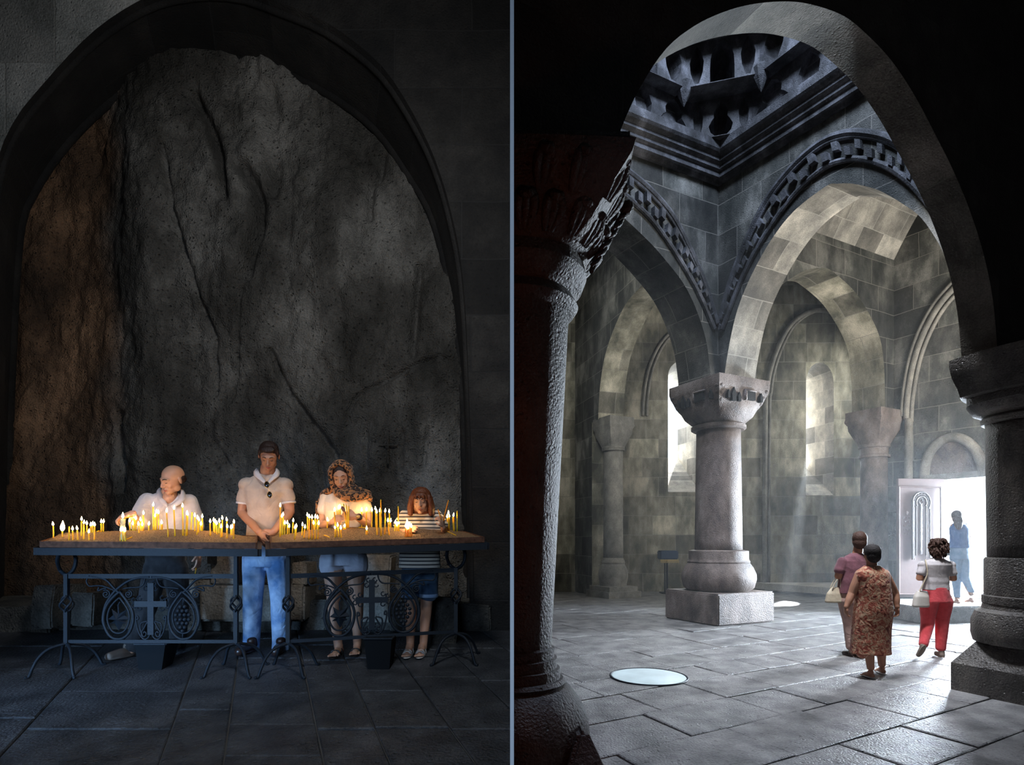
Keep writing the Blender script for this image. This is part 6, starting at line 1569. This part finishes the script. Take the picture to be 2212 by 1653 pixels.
def blue_woman():
    e, root, T, k = person('long-haired woman in blue top and pale jeans stepping out through the open door', 2072, 1300, 12.3, lambda Y: .34)
    H = HM(T(2066, 1117, 0), PI-.3, .12, 0, 1.1)
    shL, shR = T(2059, 1136, 0), T(2086, 1136, .05); elL, elR = T(2062, 1160, .05), T(2092, 1160, .05); wrL, wrR = T(2055, 1174, .15), T(2092, 1178, .2)
    def body(bm):
        head(bm, H, True); limb(bm, [T(2069, 1133, 0), T(2067, 1122, 0)], [.05, .05])
        loft(bm, [(*T(2073, 1200, 0).xy, T(0, 1200).z, .16, .12), (*T(2073, 1165, 0).xy, T(0, 1165).z, .15, .10), (*T(2072, 1138, 0).xy, T(0, 1138).z, .16, .09), (*T(2070, 1130, 0).xy, T(0, 1130).z, .07, .06)])
        limb(bm, [shL, elL, wrL], [.048, .042, .028]); limb(bm, [shR, elR, wrR], [.048, .042, .028])
        hand(bm, wrL, (-.3, .8, 0), (0, 0, -1), (1, 0, 0), 1, (.5, .7, .5)); hand(bm, wrR, (0, .6, -.6), (-1, 0, 0), (0, 1, 0), 1, (.5, .7, .5))
        limb(bm, [T(2067, 1205, 0), T(2066, 1250, .1), T(2068, 1294, .05)], [.1, .065, .045]); limb(bm, [T(2079, 1205, 0), T(2084, 1250, .0), T(2098, 1284, -.15)], [.1, .065, .045])
        A = T(2068, 1297, .0); A.z = .08; foot(bm, A, (-.2, 1, 0), 1.05); A = T(2098, 1287, -.15); A.z = .12; foot(bm, A, (0, 1, 0), 1.05)
    solid('body', .008, 2, body, 'skin_tan', e)
    hair_cap('hair', H, 'hair_brown', e, [((0, .022, .035), (.088, .098, .090), 0), ((0, .06, -.06), (.075, .05, .10), 0), ((.01, .085, -.13), (.070, .040, .13), .2), ((-.03, .06, -.10), (.05, .05, .12), 0)], .006)
    def shirt(bm):
        loft(bm, [(*T(2073, 1184, 0).xy, T(0, 1184).z, .19, .14), (*T(2073, 1160, 0).xy, T(0, 1160).z, .175, .13), (*T(2072, 1142, 0).xy, T(0, 1142).z, .19, .12), (*T(2071, 1134, 0).xy, T(0, 1134).z, .15, .09), (*T(2070, 1130, 0).xy, T(0, 1130).z, .08, .06)], p=2.3)
        limb(bm, [shL+Vector((.02, 0, 0)), shL.lerp(elL, .4)], [.06, .06]); limb(bm, [shR-Vector((.02, 0, 0)), shR.lerp(elR, .4)], [.06, .06])
    solid('blouse', .009, 2, shirt, 'blue_top', e)
    def tr(bm):
        loft(bm, [(*T(2073, 1208, 0).xy, T(0, 1208).z, .19, .15), (*T(2073, 1182, 0).xy, T(0, 1182).z, .17, .13)])
        limb(bm, [T(2067, 1205, 0), T(2066, 1250, .1), T(2068, 1288, .05)], [.12, .085, .06]); limb(bm, [T(2080, 1205, 0), T(2085, 1248, .0), T(2098, 1278, -.14)], [.12, .082, .058])
    solid('jeans', .01, 2, tr, 'jeans_pale', e)
    c = root+T(2054, 1188, .1); bm = bmesh.new(); b2 = [(0, 0, -.12, .06, .05), (0, 0, .0, .065, .055), (0, 0, .08, .04, .03)]; loft(bm, b2, p=3); g = empty('handbag', c, 0, 'small dark bag carried by the woman in blue at the door', 'handbag'); obj('body', bm, 'strap_black', g, True)
    bm = bmesh.new(); tube(bm, smooth_line([(-.03, 0, .07), (-.01, .02, .14), (.01, .03, .16), (.03, 0, .07)], 4), .008, 6); obj('handle', bm, 'strap_black', g, True)
blue_woman()

# ================================================================== SMALL THINGS IN THE HALL, DOOR, HAZE
M['door_wood'] = plain('reddish_carved_door_wood', (.11, .062, .055), .5, bump=.2, bscale=8, var=.08)
M['door_carved'] = plain('reddish_carved_wood', (.028, .009, .007), .55, bump=.6, bscale=60, var=.3)
M['glass'] = plain('frosted_floor_glass', (.72, .84, .84), .15, bump=.15, bscale=3, var=.12)
M['velvet'] = plain('navy_velvet', (.012, .035, .085), .8)
M['fringe'] = plain('gold_fringe', (.5, .36, .14), .6)
M['paving'] = stone('outside_paving', (.45, .43, .38), (.55, .52, .46), (.65, .62, .56), 2, .8)
def door_leaf():
    Yh = 13.62; y0, y1 = 1035, 1290
    hinge = P(2037, 1100, Yh); e = empty('carved_door', (hinge.x, hinge.y, P(0, y1, Yh).z), 0, 'tall carved wooden door leaf standing open into the hall', 'door')
    o0 = e.location.copy(); a = P(1938, y1, Yh-.05)-o0; b = P(2037, y1, Yh)-o0; h = P(0, y0, Yh).z-P(0, y1, Yh).z
    d = (b-a); wd = d.length; d.normalize(); n = Vector((d.y, -d.x, 0)); R = Matrix((d, Vector((-d.y, d.x, 0)), ZV)).transposed()
    bm = bmesh.new(); box(bm, (a+b)/2+ZV*(h/2), (wd, .07, h), mat=R); bmesh.ops.bevel(bm, geom=bm.edges[:], offset=.006, segments=1, affect='EDGES'); obj('leaf', bm, 'door_wood', e)
    W = lambda px, py: P(px, py, Yh-.095)-o0
    bm = bmesh.new()       # raised frame
    for (x0, y0_), (x1, y1_) in (((1942, 1051), (2032, 1053)), ((2032, 1053), (2034, 1284)), ((1942, 1284), (2034, 1284)), ((1942, 1051), (1942, 1284))):
        tube(bm, [W(x0, y0_), W(x1, y1_)], .018, 6)
    obj('frame_moulding', bm, 'door_wood', e)
    bm = bmesh.new()       # carved horseshoe arch and long column panels
    c = W(1990, 1086)
    for r, w_ in ((.21, .022), (.165, .012), (.12, .02)):
        tube(bm, [c+d*r*math.cos(t*PI/16)+ZV*r*math.sin(t*PI/16)*1.15 for t in range(-3, 20)], w_, 8)
        for s_ in (-1, 1): tube(bm, [c+d*r*s_*.98, c+d*r*s_*.98-ZV*(1.30 if r > .15 else 1.2)], w_*.8, 6)
    for t in range(9):
        an = PI*t/8; ell(bm, c+d*.188*math.cos(an)+ZV*.188*1.15*math.sin(an), (.018, .012, .018), u=8, v=6)
    obj('carved_arch', bm, 'door_carved', e)
    bm = bmesh.new(); box(bm, c-ZV*.6+n*.0, (.05, .03, 1.15), mat=R); box(bm, c-ZV*.62+d*(-.19)+n*.0, (.045, .04, 1.3), mat=R)
    tube(bm, [c+ZV*.12, c+ZV*.02+d*.05, c-ZV*.06], .012, 6); tube(bm, [c+ZV*.12, c+ZV*.02-d*.05, c-ZV*.06], .012, 6); obj('carved_cross_panel', bm, 'door_carved', e)
    bm = bmesh.new()       # low relief inscription rows
    rnd = random.Random(6)
    for r_ in range(5):
        x = 1951+r_*.8
        while x < 1971-r_*.6:
            p = W(x, 1119+r_*8.5); tube(bm, [p+ZV*.02, p-ZV*.02], .006, 5); tube(bm, [p+ZV*rnd.choice((-.02, 0, .02)), p+d*.02+ZV*rnd.choice((-.02, 0, .02))], .005, 5); x += 3.2
    ell(bm, W(1959, 1108), (.035, .012, .045), u=10, v=8)
    obj('carved_inscription', bm, 'door_wood', e)
door_leaf()
def steps():
    bm = bmesh.new(); O = Vector((WC.x, WC.y, 0)); ang = math.atan2(DB.y, DB.x)
    a = O+DB*((sd0+sd1)/2+.1)+E1*.4
    box(bm, a+ZV*.14, (sd1-sd0+.8, 1.9, .28), ang); bmesh.ops.bevel(bm, geom=bm.edges[:], offset=.02, segments=2, affect='EDGES')
    o = obj('floor_door_step', bm, 'slab'); o['kind'] = 'structure'
    bm = bmesh.new(); c = O+DB*1.5+E1*5; box(bm, c+ZV*.2, (14, 8, .2), ang); o = obj('ground_outside', bm, 'paving'); o['kind'] = 'structure'
    # ledge carrying the open leaf and the visitor
    bm = bmesh.new(); p = [P(1940, 1312, 12.9), P(2110, 1330, 12.2)]
    c = P(2030, 1300, 12.75); box(bm, (c.x, c.y, .165), (2.3, 1.6, .33), .1); bmesh.ops.bevel(bm, geom=bm.edges[:], offset=.02, segments=2, affect='EDGES')
    o = obj('floor_threshold_platform', bm, 'slab'); o['kind'] = 'structure'
steps()
def glass_disc():
    c = fl(1401, 1463); c.z = 0; e = empty('floor_glass', c, 0, 'round pale glass disc set flush in the stone floor', 'glass panel')
    bm = bmesh.new(); lathe(bm, [(.44, .0), (.44, .012), (.43, .014)], seg=64); obj('glass', bm, 'glass', e)
    bm = bmesh.new(); r = .455; tube(bm, [(r*math.cos(t*PI/32), r*math.sin(t*PI/32), .008) for t in range(65)], .011, 8, cap=False); obj('metal_ring', bm, 'iron', e, True)
glass_disc()
def lectern():
    Yl = 18.6; c = P(1441, 1282, Yl); c.z = 0; e = empty('lectern', c, 0, 'small stand with a navy velvet top and gold fringe by the far wall', 'lectern')
    zt = P(0, 1190, Yl).z; bm = bmesh.new(); tube(bm, [(0, 0, 0), (0, 0, zt-.25)], .028, 10); tube(bm, [(-.07, 0, 0), (-.07, 0, zt-.25)], .02, 10); obj('post', bm, 'iron', e)
    bm = bmesh.new(); box(bm, (0, 0, .02), (.4, .4, .04)); obj('foot', bm, 'iron', e)
    bm = bmesh.new(); box(bm, (.02, 0, zt-.13), (.56, .42, .27)); bmesh.ops.bevel(bm, geom=bm.edges[:], offset=.03, segments=3, affect='EDGES'); obj('velvet_top', bm, 'velvet', e)
    bm = bmesh.new()
    for i in range(16): box(bm, (-.24+.036*i, -.215, zt-.33-.01*(i % 2)), (.02, .012, .07))
    box(bm, (.02, -.214, zt-.285), (.56, .012, .03)); obj('fringe', bm, 'fringe', e)
lectern()
hm = bpy.data.materials.new('incense_haze'); hm.use_nodes = True; hn = hm.node_tree; hn.nodes.remove(hn.nodes['Principled BSDF'])
vs = N(hn, 'ShaderNodeVolumeScatter'); vs.inputs['Density'].default_value = .0062; vs.inputs['Color'].default_value = (.93, .97, 1, 1); vs.inputs['Anisotropy'].default_value = .3
hn.links.new(vs.outputs[0], hn.nodes['Material Output'].inputs['Volume'])
bm = bmesh.new(); box(bm, (7.2, 14.0, 3.3), (11.6, 10.6, 6.4)); o = obj('haze', bm, hm); tag(o, 'thin pale haze hanging in the daylight of the hall', 'haze', kind='stuff')
